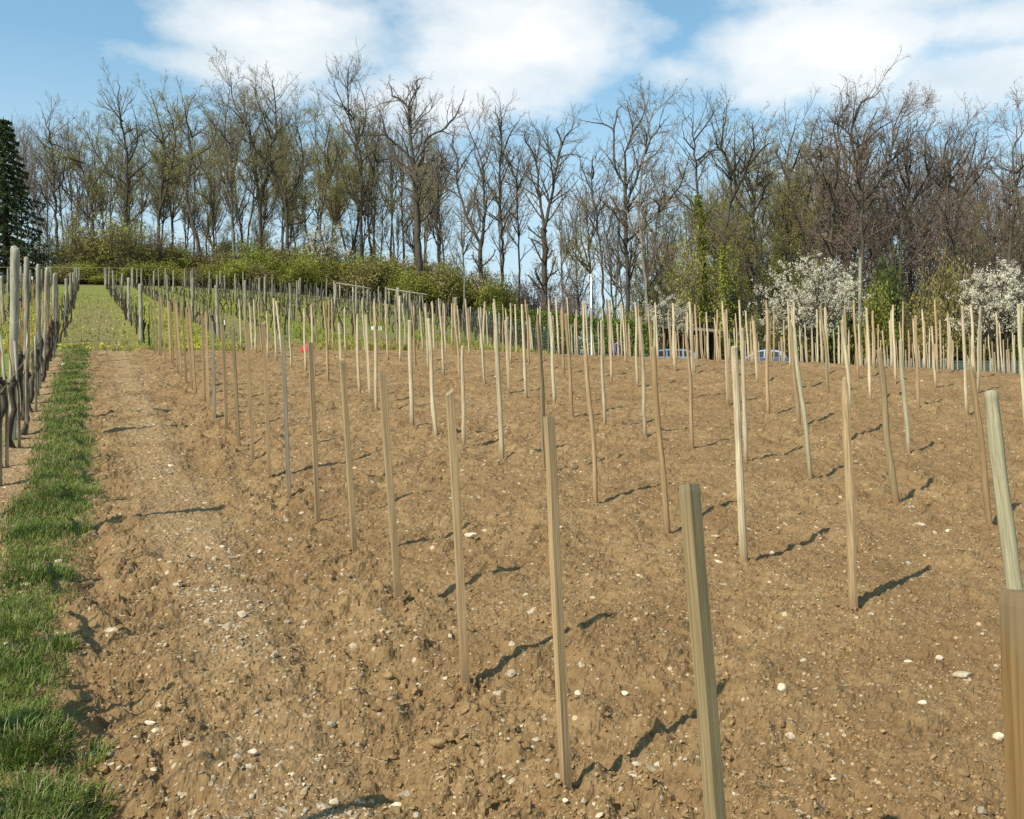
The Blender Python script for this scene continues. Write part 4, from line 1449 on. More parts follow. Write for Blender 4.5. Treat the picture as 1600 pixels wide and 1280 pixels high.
    ('forking dark tree right of the tallest domed tree', 80, dict(twig='twig_red', bud='bud_red', buds=2200, ivy=(420, 520, .28, 'ivy', 900)),
     [([(1408, 525), (1407, 450), (1410, 345), (1420, 288), (1412, 235), (1425, 180)], .22, .05), ([(1411, 340), (1432, 305), (1455, 260), (1460, 205)], .14, .04), ([(1418, 295), (1395, 265), (1392, 225)], .1, .03), ([(1450, 270), (1440, 225), (1445, 175)], .1, .03)]),
    ('grey trunk with upswept forked limbs left of the right cherry', 79, dict(twig='twig_red'),
     [([(1446, 525), (1443, 432), (1445, 362), (1462, 320), (1480, 290), (1478, 225), (1490, 190)], .2, .05), ([(1445, 365), (1425, 330), (1422, 295)], .1, .03), ([(1478, 290), (1500, 255), (1508, 205)], .1, .03)]),
    ('bare tree with paired stems above the right cherry', 78, dict(twig='twig_red', bud='bud_red', buds=1800),
     [([(1492, 525), (1490, 406), (1495, 345), (1512, 275), (1525, 200)], .2, .05), ([(1492, 390), (1480, 310), (1488, 240), (1500, 185)], .13, .04), ([(1512, 280), (1540, 235), (1548, 195)], .1, .03)]),
    ('dark rightmost tree beside the right edge of the picture', 76, dict(twig='twig_red', bud='bud_red', buds=2200),
     [([(1578, 525), (1574, 419), (1582, 297), (1578, 240), (1591, 190)], .22, .05), ([(1580, 320), (1600, 270), (1615, 215)], .13, .04), ([(1580, 300), (1560, 260), (1556, 225)], .1, .03)]),
]
SHORT = ['open crowned left tree', 'tallest far left tree', 'slim forked olive tree', 'two stemmed olive tree', 'leaning crooked olive tree',
         'pale straight trunk', 'spiky twin stemmed tree', 'sickle limbed oak', 'slender leaning grey trunk', 'fan crowned straight tree', 'dark forked stem',
         'big spreading oak', 'slim straight trunk', 'low forked tree', 'tall narrow tree', 'thin bare trunk', 'high forked fan tree', 'feathery bare tree',
         'leaning trunk by the flagpole', 'elbow limbed tree', 'bent limbed pale trunk', 'short reddish tree', 'ivy wrapped tree', 'double crowned tree',
         'olive hazed brown trunk', 'left leaning bare tree', 'broad brown tree', 'tallest domed tree', 'forking dark tree', 'upswept grey trunk',
         'paired stem tree', 'dark rightmost tree']
front_x = []
for ti, (lab, Yd, opt, limbs) in enumerate(FRONT):
    rr = np.random.default_rng(500 + ti)
    foot = at(*limbs[0][0][0], Yd)
    base = np.array([foot[0], Yd, float(height(foot[0], Yd))])
    out = []
    for li, (pl, r0, r1) in enumerate(limbs):
        n = len(pl)
        dy = rr.normal(0, 1.6) if li else rr.normal(0, 0.3)
        pts = []
        for i, (px, py) in enumerate(pl):
            py = py + (24 if i == n - 1 and py < 240 else (10 if i == n - 2 and py < 240 else 0))
            p = at(px, py, Yd) - base
            p[1] = dy * (i / max(1, n - 1))
            pts.append(p)
        if li == 0:
            pts[0] = np.array([pts[0][0] * 0, 0, -0.3])
        out.append((np.array(pts), r0, r1))
    # one or two unseen limbs towards and away from the viewer give the crown its depth
    top = out[0][0][-1]
    mid = out[0][0][len(out[0][0]) // 2]
    for sgn in (-1, 1):
        e = mid * 0.35 + top * 0.65 + np.array([rr.normal(0, 1.0), sgn * rr.uniform(2.0, 3.6), rr.uniform(-1.5, 0.5)])
        b = mid * 0.7 + top * 0.3
        out.append((np.array([b, (b + e) / 2 + np.array([0, sgn * 0.5, 0.2]), e]), 0.09, 0.03))
    kw = {k: v for k, v in opt.items() if k != 'ivy'}
    tm, cm = make_tree(out, 900 + ti, **kw)
    t = plant('bare_tree', (tm, cm), base, lab, 'tree', GROVE)
    front_x.append((limbs[0][0][0][0], SHORT[ti]))
    if 'ivy' in opt:
        y0, y1, wd, mt, cnt = opt['ivy']
        c = curve(out[0][0], 0.4, rr, 0.0)
        z0 = float(el(y1)) * Yd + EYE - base[2]
        z1 = float(el(y0)) * Yd + EYE - base[2]
        zz = rr.uniform(max(0.1, z0), z1, cnt)
        cx = np.interp(zz, c[:, 2], c[:, 0])
        cy = np.interp(zz, c[:, 2], c[:, 1])
        a = rr.uniform(0, 6.28, cnt)
        w = wd * (0.55 + 0.45 * perlin(zz * 0.9, zz * 0 + ti, 80) + 0.35 * rr.random(cnt)) * (1.15 - 0.4 * (zz - z0) / (z1 - z0))
        spray = rr.random(cnt) < 0.22
        w = np.where(spray, w * rr.uniform(1.5, 4.0, cnt), w)
        pts = np.stack([cx + w * np.cos(a), cy + w * np.sin(a), zz], -1)
        g = Geo()
        quads_at(g, pts, 0.085, rr, 0)
        link('ivy', g.mesh('ivy', M[mt]), t)

# trees deeper in the wood share a few shapes
PROTO = []
for i in range(7):
    rr = np.random.default_rng(700 + i)
    Ht = 19 + rr.uniform(-1.5, 2)
    tr = [np.array([0, 0, -0.3]), np.array([rr.normal(0, .3), rr.normal(0, .3), Ht * 0.3]), np.array([rr.normal(0, .7), rr.normal(0, .7), Ht * 0.6]), np.array([rr.normal(0, 1.2), rr.normal(0, 1.2), Ht])]
    limbs = [(np.array(tr), 0.2, 0.04)]
    c = curve(np.array(tr), 0.5, rr, 0)
    for j in range(5):
        t = rr.uniform(0.36, 0.8)
        b = c[int(t * (len(c) - 1))]
        a = rr.uniform(0, 6.28)
        ln = (1 - t) * Ht * rr.uniform(0.6, 0.95)
        m1 = b + np.array([math.cos(a), math.sin(a), 0]) * ln * 0.28 + np.array([0, 0, ln * 0.4])
        e = b + np.array([math.cos(a), math.sin(a), 0]) * ln * 0.42 + np.array([0, 0, ln * 0.95])
        limbs.append((np.array([b, m1, e]), 0.10, 0.03))
    opt = [dict(), dict(bud='bud', buds=6500), dict(bud='bud', buds=9500), dict(twig='twig_red', bud='bud_red', buds=2500), dict(twig='twig_red'), dict(bark='bark_pale'), dict(bud='bud', buds=4200)][i]
    PROTO.append(make_tree(limbs, 720 + i, dens=0.9, **opt))
rb = np.random.default_rng(77)
back = []
for px in np.arange(-60, 1680, 13.0):
    if 690 < px < 1110 and rb.random() < 0.86:
        continue
    left = px < 700
    x = px + rb.uniform(-10, 10)
    Yd = rb.uniform(103, 150) if left else rb.uniform(88, 132)
    ytop = np.interp(x, [0, 60, 130, 200, 300, 420, 540, 650, 740, 820, 900, 1000, 1100, 1200, 1350, 1450, 1600], [150, 165, 150, 135, 140, 128, 130, 135, 165, 190, 215, 215, 215, 190, 150, 180, 195]) + rb.uniform(8, 70)
    back.append((x, Yd, ytop))
# slim young stems that fill the lower storey
for px in np.arange(90, 1640, 24.0):
    if 690 < px < 1090 and rb.random() < 0.72:
        continue
    x = px + rb.uniform(-12, 12)
    Yd = rb.uniform(101, 125) if x < 700 else rb.uniform(84, 105)
    back.append((x, Yd, rb.uniform(250, 350)))
DEEP = ['just behind', 'farther behind', 'well behind', 'deep behind', 'deepest behind']
near_count = {}
items = []
for (x, Yd, yt) in back:
    j = int(np.argmin([abs(fx - x) for fx, _ in front_x]))
    items.append([j, Yd, x, yt])
items.sort(key=lambda a: (a[0], a[1]))
for (j, Yd, x, yt) in items:
    key = (j, x < front_x[j][0])
    near_count[key] = near_count.get(key, 0) + 1
cnt2 = {}
for (j, Yd, x, yt) in items:
    key = (j, x < front_x[j][0])
    i = cnt2.get(key, 0)
    cnt2[key] = i + 1
    small = yt > 240
    X = (x - 800) / 1500 * Yd
    z = float(height(X, Yd))
    Ht = EYE + Yd * float(el(yt)) - z
    if x < 130:
        pi = [0, 1, 5][int(rb.integers(3))]
    elif x < 560:
        pi = [1, 2, 2, 6, 6, 0][int(rb.integers(6))]
    elif x < 1120:
        pi = [0, 5, 6, 0][int(rb.integers(4))]
    else:
        pi = ([3, 6, 1, 6, 1] if x < 1260 else [3, 4, 4, 3, 6])[int(rb.integers(5))]
    s = Ht / 20.6
    w = s * rb.uniform(0.65, 0.9) if not small else s * rb.uniform(0.75, 1.1)
    lab = '%s, %s one back behind and %s of the %s' % ('slim young tree' if small else 'tall bare tree', ordw(i + 1), 'left' if key[1] else 'right', front_x[j][1])
    plant('slender_tree' if small else 'background_tree', PROTO[pi], (X, Yd, z - 0.1), lab, 'tree', 'trees deeper in the wood', rb.uniform(0, 6.28), (w, w, s))


# ------------------------------------------------------------------ spruce
def spruce(seed, Ht, rad):
    rng = np.random.default_rng(seed)
    gt, gc = Geo(), Geo()
    zs = np.linspace(-0.3, Ht, 14)
    tube1(gt, np.stack([0 * zs, 0 * zs, zs], -1), np.interp(zs, [0, Ht], [0.28, 0.03]), 8)
    P, R = [], []
    for z in np.arange(0.8, Ht - 0.3, 0.52):
        k = z / Ht
        L_ = rad * (1 - k) ** 0.75 * rng.uniform(0.7, 1.1) + 0.25
        m = 8 if k < 0.7 else 6
        a0 = rng.uniform(0, 6.28)
        for j in range(m):
            a = a0 + j * 6.283 / m + rng.normal(0, 0.2)
            ln = L_ * rng.uniform(0.7, 1.12)
            t = np.linspace(0, 1, 6)
            r = ln * t
            dz = ln * (0.10 * t - 0.75 * t ** 2 + 0.42 * t ** 3) + 0.1 * k
            P.append(np.stack([np.cos(a) * r, np.sin(a) * r, z + dz], -1))
            R.append(np.linspace(0.035, 0.008, 6))
    P, R = np.array(P), np.array(R)
    geo_tubes(gt, P, R, 4)
    n = 22000
    i = rng.integers(0, len(P), n)
    t = rng.random(n) ** 0.7 * 4.999
    k = t.astype(int)
    f = (t - k)[:, None]
    p = P[i, k] * (1 - f) + P[i, k + 1] * f
    side = unit(P[i, -1] - P[i, 0])
    perp = np.stack([-side[:, 1], side[:, 0], 0 * side[:, 0]], -1)
    p = p + perp * (rng.normal(0, 0.20, n) * (1 - t / 7))[:, None] - np.array([0, 0, 1]) * np.abs(rng.normal(0, 0.16, n))[:, None]
    quads_at(gc, p, 0.12, rng, 0, 0.0, 1.3)
    return gt.mesh('trunk', M['bark']), gc.mesh('foliage', M['needle'])


for (px, ytop, Yd, rad, lab, seed) in ((10, 182, 92, 5.4, 'dark green spruce standing alone at the left edge of the picture', 1), (-62, 200, 95, 5.2, 'dark spruce half cut off by the left edge', 2)):
    X = (px - 800) / 1500 * Yd
    z = float(height(X, Yd))
    Ht = EYE + Yd * float(el(ytop)) - z
    plant('spruce', spruce(seed, Ht, rad), (X, Yd, z), lab, 'tree', 'spruces', names=('trunk', 'foliage'))


# ------------------------------------------------------------------ shrubs, hedge, blossom
def shrub(seed, r, h, n, size, mt, twigs=40, solid=0.0):
    rng = np.random.default_rng(seed)
    gt, gc = Geo(), Geo()
    a = rng.uniform(0, 6.28, twigs)
    q = rng.random(twigs) ** 0.6
    e = np.stack([np.cos(a) * q * r * 0.9, np.sin(a) * q * r * 0.9, h * np.sqrt(np.clip(1.02 - q ** 2 * 0.8, 0.1, 1)) * rng.uniform(0.8, 1.08, twigs)], -1)
    b = np.stack([np.cos(a) * 0.2 * r * q, np.sin(a) * 0.2 * r * q, 0 * a - 0.2], -1)
    m = (b + e) / 2 + rng.normal(0, 0.08, e.shape) * r + np.array([0, 0, 0.08 * h])
    P = np.stack([b, (b + m) / 2, m, (m + e) / 2 + rng.normal(0, 0.03, e.shape) * r, e], 1)
    geo_tubes(gt, P, np.broadcast_to(np.linspace(0.03, 0.008, 5), (twigs, 5)), 4)
    P2, R2 = spawn(P, np.broadcast_to(np.linspace(0.03, 0.008, 5), (twigs, 5)).copy(), rng, np.full(twigs, 9.0), 0.25, 0.4, 0.25, 1.3, 0.7, 0.2, 3, 0.2, 0.5)
    geo_tubes(gt, P2, np.clip(R2, 0.005, 0.012), 3)
    allp = np.concatenate([P2[:, 1], P2[:, 2], P2[:, 3], P2[:, 3]])
    i = rng.integers(0, len(allp), n)
    p = allp[i] + rng.normal(0, 0.13, (n, 3)) * np.array([1, 1, 0.9])
    p = p[p[:, 2] > 0.02]
    quads_at(gc, p, size, rng, 0)
    return gt.mesh('stems', M['vine'] if mt != 'blossom' else M['bark']), gc.mesh('foliage', M[mt])


def brush(seed, r, h, mt, twig, n_leaf):
    """tall loose thicket: many thin rising stems with sparse buds"""
    rng = np.random.default_rng(seed)
    gt, gc = Geo(), Geo()
    n = 34
    a = rng.uniform(0, 6.28, n)
    q = rng.random(n) ** 0.5
    b = np.stack([np.cos(a) * q * r * 0.35, np.sin(a) * q * r * 0.35, 0 * a - 0.2], -1)
    e = np.stack([np.cos(a) * q * r, np.sin(a) * q * r, h * rng.uniform(0.55, 1.0, n) * (1 - 0.25 * q)], -1)
    t = np.linspace(0, 1, 7)[None, :, None]
    P = b[:, None] * (1 - t) + e[:, None] * t + rng.normal(0, 0.06, (n, 7, 3)) * t
    P[:, :, 2] += 0.25 * h * (t * (1 - t))[..., 0]
    R = np.broadcast_to(np.linspace(0.035, 0.01, 7), (n, 7)).copy()
    geo_tubes(gt, P, R, 4)
    P1, R1 = spawn(P, R, rng, 2.2, 0.15, 0.3, 0.4, 1.7, 0.7, 0.12, 3, 0.18, 0.5)
    geo_tubes(gc, P1, np.clip(R1, 0.009, 0.016), 3)
    P2, R2 = spawn(P1, R1, rng, 3.2, 0.1, 0.5, 0.25, 0.8, 0.65, 0.1, 2, 0.2, 0.7)
    thin_tips(gc, P2, np.clip(R2, 0.007, 0.011))
    allp = np.concatenate([P2[:, 1], P2[:, 2], P1[:, -1]])
    quads_at(gc, allp[rng.integers(0, len(allp), n_leaf)] + rng.normal(0, 0.07, (n_leaf, 3)), 0.055, rng, 1)
    return gt.mesh('stems', M['bark']), gc.mesh('foliage', [M[twig], M[mt]])


SHR = [shrub(800 + i, 1.5, 2.4, 5200, 0.066, 'bush') for i in range(3)] + [shrub(810, 1.5, 2.4, 3600, 0.06, 'bush_brown', 60)] + [shrub(811, 1.6, 2.6, 4200, 0.066, 'bud_green')] + [shrub(812, 1.5, 2.2, 4200, 0.09, 'ivy')] + [brush(820, 2.0, 5.0, 'bud', 'twig', 3200), brush(821, 2.0, 5.0, 'bud_red', 'twig_red', 2000), brush(822, 2.0, 5.0, 'bud_green', 'twig', 2600)]
rsn = np.random.default_rng(88)
SPOT = []      # px, top, distance, width px, shape, where
for px in np.arange(92, 800, 21.0):
    t = np.interp(px, [90, 250, 350, 450, 560, 650, 750, 800, 860], [424, 420, 417, 413, 418, 430, 440, 452, 470]) + rsn.uniform(-8, 12)
    if px > 800:
        t = max(t, 458)
    SPOT.append((px + rsn.uniform(-6, 6), t, rsn.uniform(87, 92), rsn.uniform(52, 78), int(rsn.choice([0, 1, 2, 3, 0, 1])), 'forest edge'))
for px in np.arange(105, 700, 42.0):
    t = np.interp(px, [90, 250, 350, 450, 560, 650, 750], [412, 400, 396, 394, 402, 412, 428]) + rsn.uniform(-8, 10)
    SPOT.append((px, t, rsn.uniform(93, 97), rsn.uniform(60, 90), int(rsn.choice([0, 3, 3, 4, 1])), 'second rank'))
for px in np.arange(78, 870, 27.0):
    t = np.interp(px, [70, 180, 260, 330, 480, 600, 700, 760, 870], [352, 335, 365, 365, 372, 380, 402, 410, 430]) + rsn.uniform(-12, 30)
    SPOT.append((px + rsn.uniform(-8, 8), t, rsn.uniform(96, 106), rsn.uniform(70, 110), int(rsn.choice([6, 6, 7, 7, 8]) if px < 620 else rsn.choice([7, 7, 6])), 'under'))
for px in np.arange(1000, 1620, 22.0):
    t = rsn.uniform(345, 420)
    SPOT.append((px + rsn.uniform(-8, 8), t, rsn.uniform(80, 96), rsn.uniform(70, 110), int(rsn.choice([6, 8, 6]) if px < 1280 else rsn.choice([7, 7, 6])), 'under'))
SPOT += [(180, 322, 94, 130, 6, 'x'), (215, 335, 93, 110, 6, 'x'), (150, 350, 95, 90, 6, 'x'), (255, 360, 95, 90, 7, 'x'), (105, 345, 94, 70, 6, 'x')]
SPOT += [(905, 402, 88, 66, 7, 'x'), (880, 445, 86, 60, 7, 'x'), (800, 415, 92, 60, 7, 'x'), (940, 456, 86, 60, 6, 'x'), (985, 462, 84, 60, 6, 'x'), (1075, 440, 82, 60, 6, 'x'), (1110, 415, 84, 66, 8, 'x'), (1050, 390, 88, 70, 6, 'x'),
         (1140, 405, 84, 70, 8, 'x'), (1165, 476, 76, 50, 6, 'x'), (1205, 474, 76, 60, 6, 'x'),
         (1325, 440, 74, 60, 5, 'x'), (1350, 425, 74, 60, 6, 'x'), (1385, 420, 75, 60, 5, 'x'), (1412, 440, 74, 50, 6, 'x'), (1370, 470, 72, 60, 0, 'x'), (1445, 455, 74, 60, 3, 'x'), (1475, 430, 76, 60, 3, 'x'), (1500, 440, 76, 60, 3, 'x'),
         (1460, 490, 72, 60, 3, 'x'), (1530, 500, 72, 60, 5, 'x'), (1590, 490, 73, 60, 5, 'x'), (1250, 470, 75, 60, 0, 'x'), (1290, 480, 75, 60, 5, 'x'), (1240, 385, 84, 60, 8, 'x'), (1210, 380, 86, 60, 8, 'x')]
LANDM = sorted(front_x + [(14, 'dark green spruce'), (1270, 'large white cherry'), (1560, 'right hand white cherry'), (925, 'white flagpole')])
COLW = {6: 'loose olive', 7: 'loose brown', 8: 'loose yellow green', 0: 'olive green', 1: 'dense olive green', 2: 'mossy olive green', 3: 'brownish', 4: 'fresh yellow green', 5: 'dark green'}
used = {}
SPOT.sort(key=lambda a: (a[0]))
for (px, t, Yd, wpx, kd, where) in SPOT:
    X = (px - 800) / 1500 * Yd
    z = float(height(X, Yd))
    h = EYE + Yd * float(el(t)) - z
    w = wpx / 1500 * Yd / 2
    j = int(np.argmin([abs(fx - px) for fx, _ in LANDM]))
    nm = LANDM[j][1]
    side = 'left of' if px < LANDM[j][0] - 6 else ('right of' if px > LANDM[j][0] + 6 else 'below')
    key = (COLW[kd], side, nm)
    used[key] = used.get(key, 0) + 1
    lab = '%s%s shrub at the wood edge, %s the %s' % ('' if used[key] == 1 else ordw(used[key]) + ' ', COLW[kd], side, nm)
    plant('shrub', SHR[kd], (X, Yd, z - 0.05), lab, 'shrub', 'shrubs along the forest edge', rsn.uniform(0, 6.28), (w / 1.5, w / 1.5, h / 2.45) if kd < 6 else (w / 1.9, w / 1.9, h / 5.1), names=('stems', 'foliage'))

# clipped hedge running down to the right
rh = np.random.default_rng(91)
hp = [(770, 483, 86), (850, 489, 82), (930, 500, 77), (1000, 507, 73), (1075, 520, 70), (1165, 537, 68)]
gt, gc = Geo(), Geo()
cl = []
for (px, py, Yd) in hp:
    p = at(px, py, Yd)
    cl.append([p[0], p[1], float(height(p[0], p[1])), p[2]])
cl = np.array(cl)
org = np.array([cl[0, 0], cl[0, 1], cl[0, 2]])
n = 30000
t = rh.random(n) * (len(cl) - 1)
k = np.minimum(t.astype(int), len(cl) - 2)
f = (t - k)[:, None]
c = cl[k] * (1 - f) + cl[k + 1] * f
d = unit(cl[k + 1] - cl[k])
nx, ny = -d[:, 1], d[:, 0]
face = rh.random(n)
a = np.where(face < 0.45, -1.0, np.where(face < 0.55, 1.0, rh.uniform(-1, 1, n)))
hh = np.where(face < 0.55, rh.random(n), 1.0)
bul = 0.16 * perlin(t * 3, hh * 3, 81) + rh.normal(0, 0.05, n)
wd = 0.75 + bul
X = c[:, 0] + nx * a * wd
Y = c[:, 1] + ny * a * wd
Z = c[:, 2] + (c[:, 3] - c[:, 2]) * hh + np.where(hh == 1.0, 0.12 * perlin(t * 4, a * 2, 82) + rh.normal(0, 0.05, n), 0)
quads_at(gc, np.stack([X, Y, Z], -1) - org, 0.10, rh, 0)
sp = []
for i in range(90):
    tt = i / 90 * (len(cl) - 1)
    kk = min(int(tt), len(cl) - 2)
    q = cl[kk] * (1 - (tt - kk)) + cl[kk + 1] * (tt - kk)
    sp.append([[q[0], q[1], q[2] - 0.1], [q[0] + rh.normal(0, .1), q[1], (q[2] + q[3]) / 2], [q[0] + rh.normal(0, .3), q[1] + rh.normal(0, .2), q[3] - 0.1]])
geo_tubes(gt, np.array(sp) - org, np.full((90, 3), 0.04), 5)
plant('hedge', (gt.mesh('stems', M['vine']), gc.mesh('foliage', M['hedge'])), org, 'clipped dark green hedge sloping down to the right behind the stakes', 'hedge', names=('stems', 'foliage'))


def blossom_tree(seed, limbs, n, size, dens=1.0):
    rng = np.random.default_rng(seed)
    gt, gc = Geo(), Geo()
    LP, LR = [], []
    for (pts, r0, r1) in limbs:
        c = curve(pts, 0.3, rng, 0.02)
        r = np.linspace(r0, r1, len(c))
        V, Q = tubes(c[None], r[None], 7)
        gt.add(V, Q)
        j = int(0.25 * len(c)) if abs(pts[0][2]) > 0.5 else int(0.8 * len(c))
        p, q = resample(c[j:], r[j:], 7)
        LP.append(p)
        LR.append(q)
    LP, LR = np.array(LP), np.array(LR)
    P1, R1 = spawn(LP, LR, rng, 3.2 * dens, 0.0, 0.5, 0.5, 1.5, 0.7, 0.1, 4, 0.16, 0.6)
    geo_tubes(gt, P1, np.clip(R1, 0.008, 0.03), 4)
    P2, R2 = spawn(P1, R1, rng, 5.0 * dens, 0.1, 0.5, 0.25, 0.75, 0.7, 0.1, 3, 0.2, 0.6)
    geo_tubes(gt, P2, np.clip(R2, 0.005, 0.01), 3)
    # flowers sit in short sprays along the twigs
    allp = np.concatenate([P2[:, i] for i in (1, 2, 3)] + [P1[:, 3], P1[:, 4]])
    cl_ = allp[rng.integers(0, len(allp), n // 7)] + rng.normal(0, 0.04, (n // 7, 3))
    i = rng.integers(0, len(cl_), n)
    quads_at(gc, cl_[i] + rng.normal(0, 0.055, (n, 3)), size, rng, 0)
    return gt.mesh('trunk', M['bark']), gc.mesh('blossom', M['blossom'])


def dome_limbs(seed, r, h, m, trunk=1.2):
    rng = np.random.default_rng(seed)
    limbs = [(np.array([[0, 0, -0.3], [0.05, 0, trunk * 0.5], [0.0, 0.05, trunk]]), 0.16, 0.12)]
    for i in range(m):
        a = i * 2.399 + rng.normal(0, 0.2)
        q = math.sqrt((i + 0.5) / m)
        e = np.array([math.cos(a) * r * q, math.sin(a) * r * q, h * (0.38 + 0.60 * math.sqrt(max(0.0, 1 - (q * 0.93) ** 2))) + rng.normal(0, 0.15)])
        b = np.array([0, 0.05, trunk * rng.uniform(0.75, 1.0)])
        mid = b + (e - b) * 0.5 + np.array([0, 0, 0.12 * h * (1 - q)]) + rng.normal(0, 0.12, 3)
        limbs.append((np.array([b, mid, e]), 0.07, 0.018))
    return limbs


for (px, top, Yd, wpx, seed, n, lab, m) in (
        (1272, 412, 58, 176, 3, 21000, 'large white blossoming cherry with a broad domed crown, right of centre', 26),
        (1562, 420, 58, 166, 4, 18000, 'white blossoming tree cut by the right edge of the picture', 26),
        (1040, 456, 66, 84, 5, 3600, 'small sparse white blossoming tree above the dark shed', 14),
        (508, 350, 92, 80, 6, 3600, 'faint pinkish white blossoming shrub among bare trees at left centre', 14)):
    X = (px - 800) / 1500 * Yd
    z = float(height(X, Yd))
    h = EYE + Yd * float(el(top)) - z
    r = wpx / 1500 * Yd / 2
    plant('blossoming_tree', blossom_tree(seed, dome_limbs(seed + 40, r * 0.92, h * 0.93, m, h * 0.22), n, 0.046 if Yd < 70 else 0.07, 1.0 if n > 5000 else 0.7), (X, Yd, z), lab, 'tree', 'trees in white blossom', names=('trunk', 'blossom'))


# ------------------------------------------------------------------ old vine row on the left
def round_post(h, r, seed):
    rng = np.random.default_rng(seed)
    zs = np.concatenate([[-0.3], np.linspace(0, h - 0.06, 9), [h - 0.02, h - 0.003, h]])
    rr = np.full(len(zs), r) * (1 + rng.normal(0, 0.02, len(zs)))
    rr[-3:] = r * np.array([0.97, 0.80, 0.45])
    off = np.cumsum(rng.normal(0, 0.004, (len(zs), 2)), 0)
    off -= off[1]
    g = Geo()
    tube1(g, np.stack([off[:, 0], off[:, 1], zs], -1), rr, 12)
    return g.mesh('vineyard_post', M['post'])


POSTS = [(2.5, 'at the near end of the old vine row, outside the left edge'), (6.95, 'second in the old vine row, beside the lower grass strip'),
         (11.35, 'thickest and tallest beside the left edge of the picture'), (12.9, 'close behind the thickest post at the left edge'),
         (16.6, 'third visible in the old vine row, with a rounded pale top'), (19.0, 'fourth visible in the old vine row, with a pale top'),
         (21.3, 'fifth visible in the old vine row'), (23.2, 'sixth visible in the old vine row'), (24.9, 'last of the old vine row before the dandelions')]
rv = np.random.default_rng(61)
for i, (u, lab) in enumerate(POSTS):
    X, Y = xy(u, row_v(0) + rv.normal(0, 0.02))
    h = {2: 2.02, 3: 1.95}.get(i, rv.uniform(1.80, 1.92))
    o = link('vineyard_post', round_post(h, 0.043 if i == 2 else rv.uniform(0.031, 0.037), 300 + i), None, (X, Y, float(height(X, Y))))
    o.rotation_euler = (rv.normal(0, 0.01), rv.normal(0.018, 0.012), 0)
    tag(o, 'grey round post ' + lab, 'post', 'old posts of the left vine row')


def vine_meshes(seed):
    rng = np.random.default_rng(seed)
    g = Geo()
    h = rng.uniform(0.62, 0.82)
    z = np.linspace(-0.1, h, 9)
    wob = np.cumsum(rng.normal(0, 0.022, (9, 2)), 0)
    wob -= wob[1]
    r = np.interp(z, [0, h * 0.8, h], [0.030, 0.025, 0.038]) * (1 + rng.normal(0, 0.08, 9))
    tube1(g, np.stack([wob[:, 0], wob[:, 1], z], -1), r, 8)
    head = np.array([wob[-1, 0], wob[-1, 1], h])
    for s in (-1, 1):
        q = np.linspace(0, 1, 5)
        arm = head + np.stack([rng.normal(0, 0.015, 5), s * q * 0.35, 0.10 * q - 0.12 * q ** 2 + rng.normal(0, 0.012, 5)], -1)
        tube1(g, arm, np.linspace(0.020, 0.011, 5), 6)
    gc = Geo()
    for j in range(int(rng.integers(2, 4))):
        q = np.linspace(0, 1, 7)
        s = rng.uniform(-0.3, 0.3)
        b = head + np.array([0, s, 0.02])
        tl = rng.normal(0, 0.07)
        ln = rng.uniform(0.35, 0.95)
        c = b + np.stack([rng.normal(0, 0.06) * q + rng.normal(0, 0.008, 7), tl * q + 0.015 * np.sin(q * 4 + j), ln * q], -1)
        tube1(gc, c, np.linspace(0.0055, 0.003, 7), 5)
    gs = Geo()
    hs = rng.uniform(0.95, 1.3)
    tube1(gs, [[0.06, 0.02, -0.1], [0.06 + rng.normal(0, .01), 0.02, hs * 0.5], [0.06 + rng.normal(0, .02), 0.02 + rng.normal(0, .02), hs]], [0.015, 0.014, 0.011], 8)
    return g.mesh('trunk', M['vine']), gc.mesh('canes', M['cane']), gs.mesh('prop_stake', M['post'])


VPROTO = [vine_meshes(320 + i) for i in range(6)]
spots = []
for u in np.arange(2.9, 25.0, 0.98):
    spots.append((u + rv.normal(0, 0.07), row_v(0) + rv.normal(0, 0.02)))
for i, (u, v) in enumerate(spots):
    X, Y = xy(u, v)
    z = float(surf(X, Y)[0])
    t = empty('grapevine', (X, Y, z), 'gnarled dark grapevine with orange canes, %s from the near end of the old vine row' % ordw(i + 1), 'grapevine', 'old grapevines of the left row')
    t.rotation_euler = (0, 0, A + (math.pi if rv.random() < 0.5 else 0))
    for n, me in zip(('trunk', 'canes', 'prop_stake'), VPROTO[int(rv.integers(6))]):
        link(n, me, t)

# wires of the old row and the cross wire that ties the row ends together
for zz, nm in ((0.75, 'lower'), (1.25, 'middle'), (1.72, 'top')):
    us = np.linspace(2.5, 24.9, 24)
    X, Y = xy(us, row_v(0) + 0.05)
    g = Geo()
    tube1(g, np.stack([X, Y, height(X, Y) + zz], -1), 0.0022, 5)
    tag(link('trellis_wire', g.mesh('trellis_wire', M['wire'])), '%s thin trellis wire strung along the old vine row on the left' % nm, 'wire', 'trellis wires')

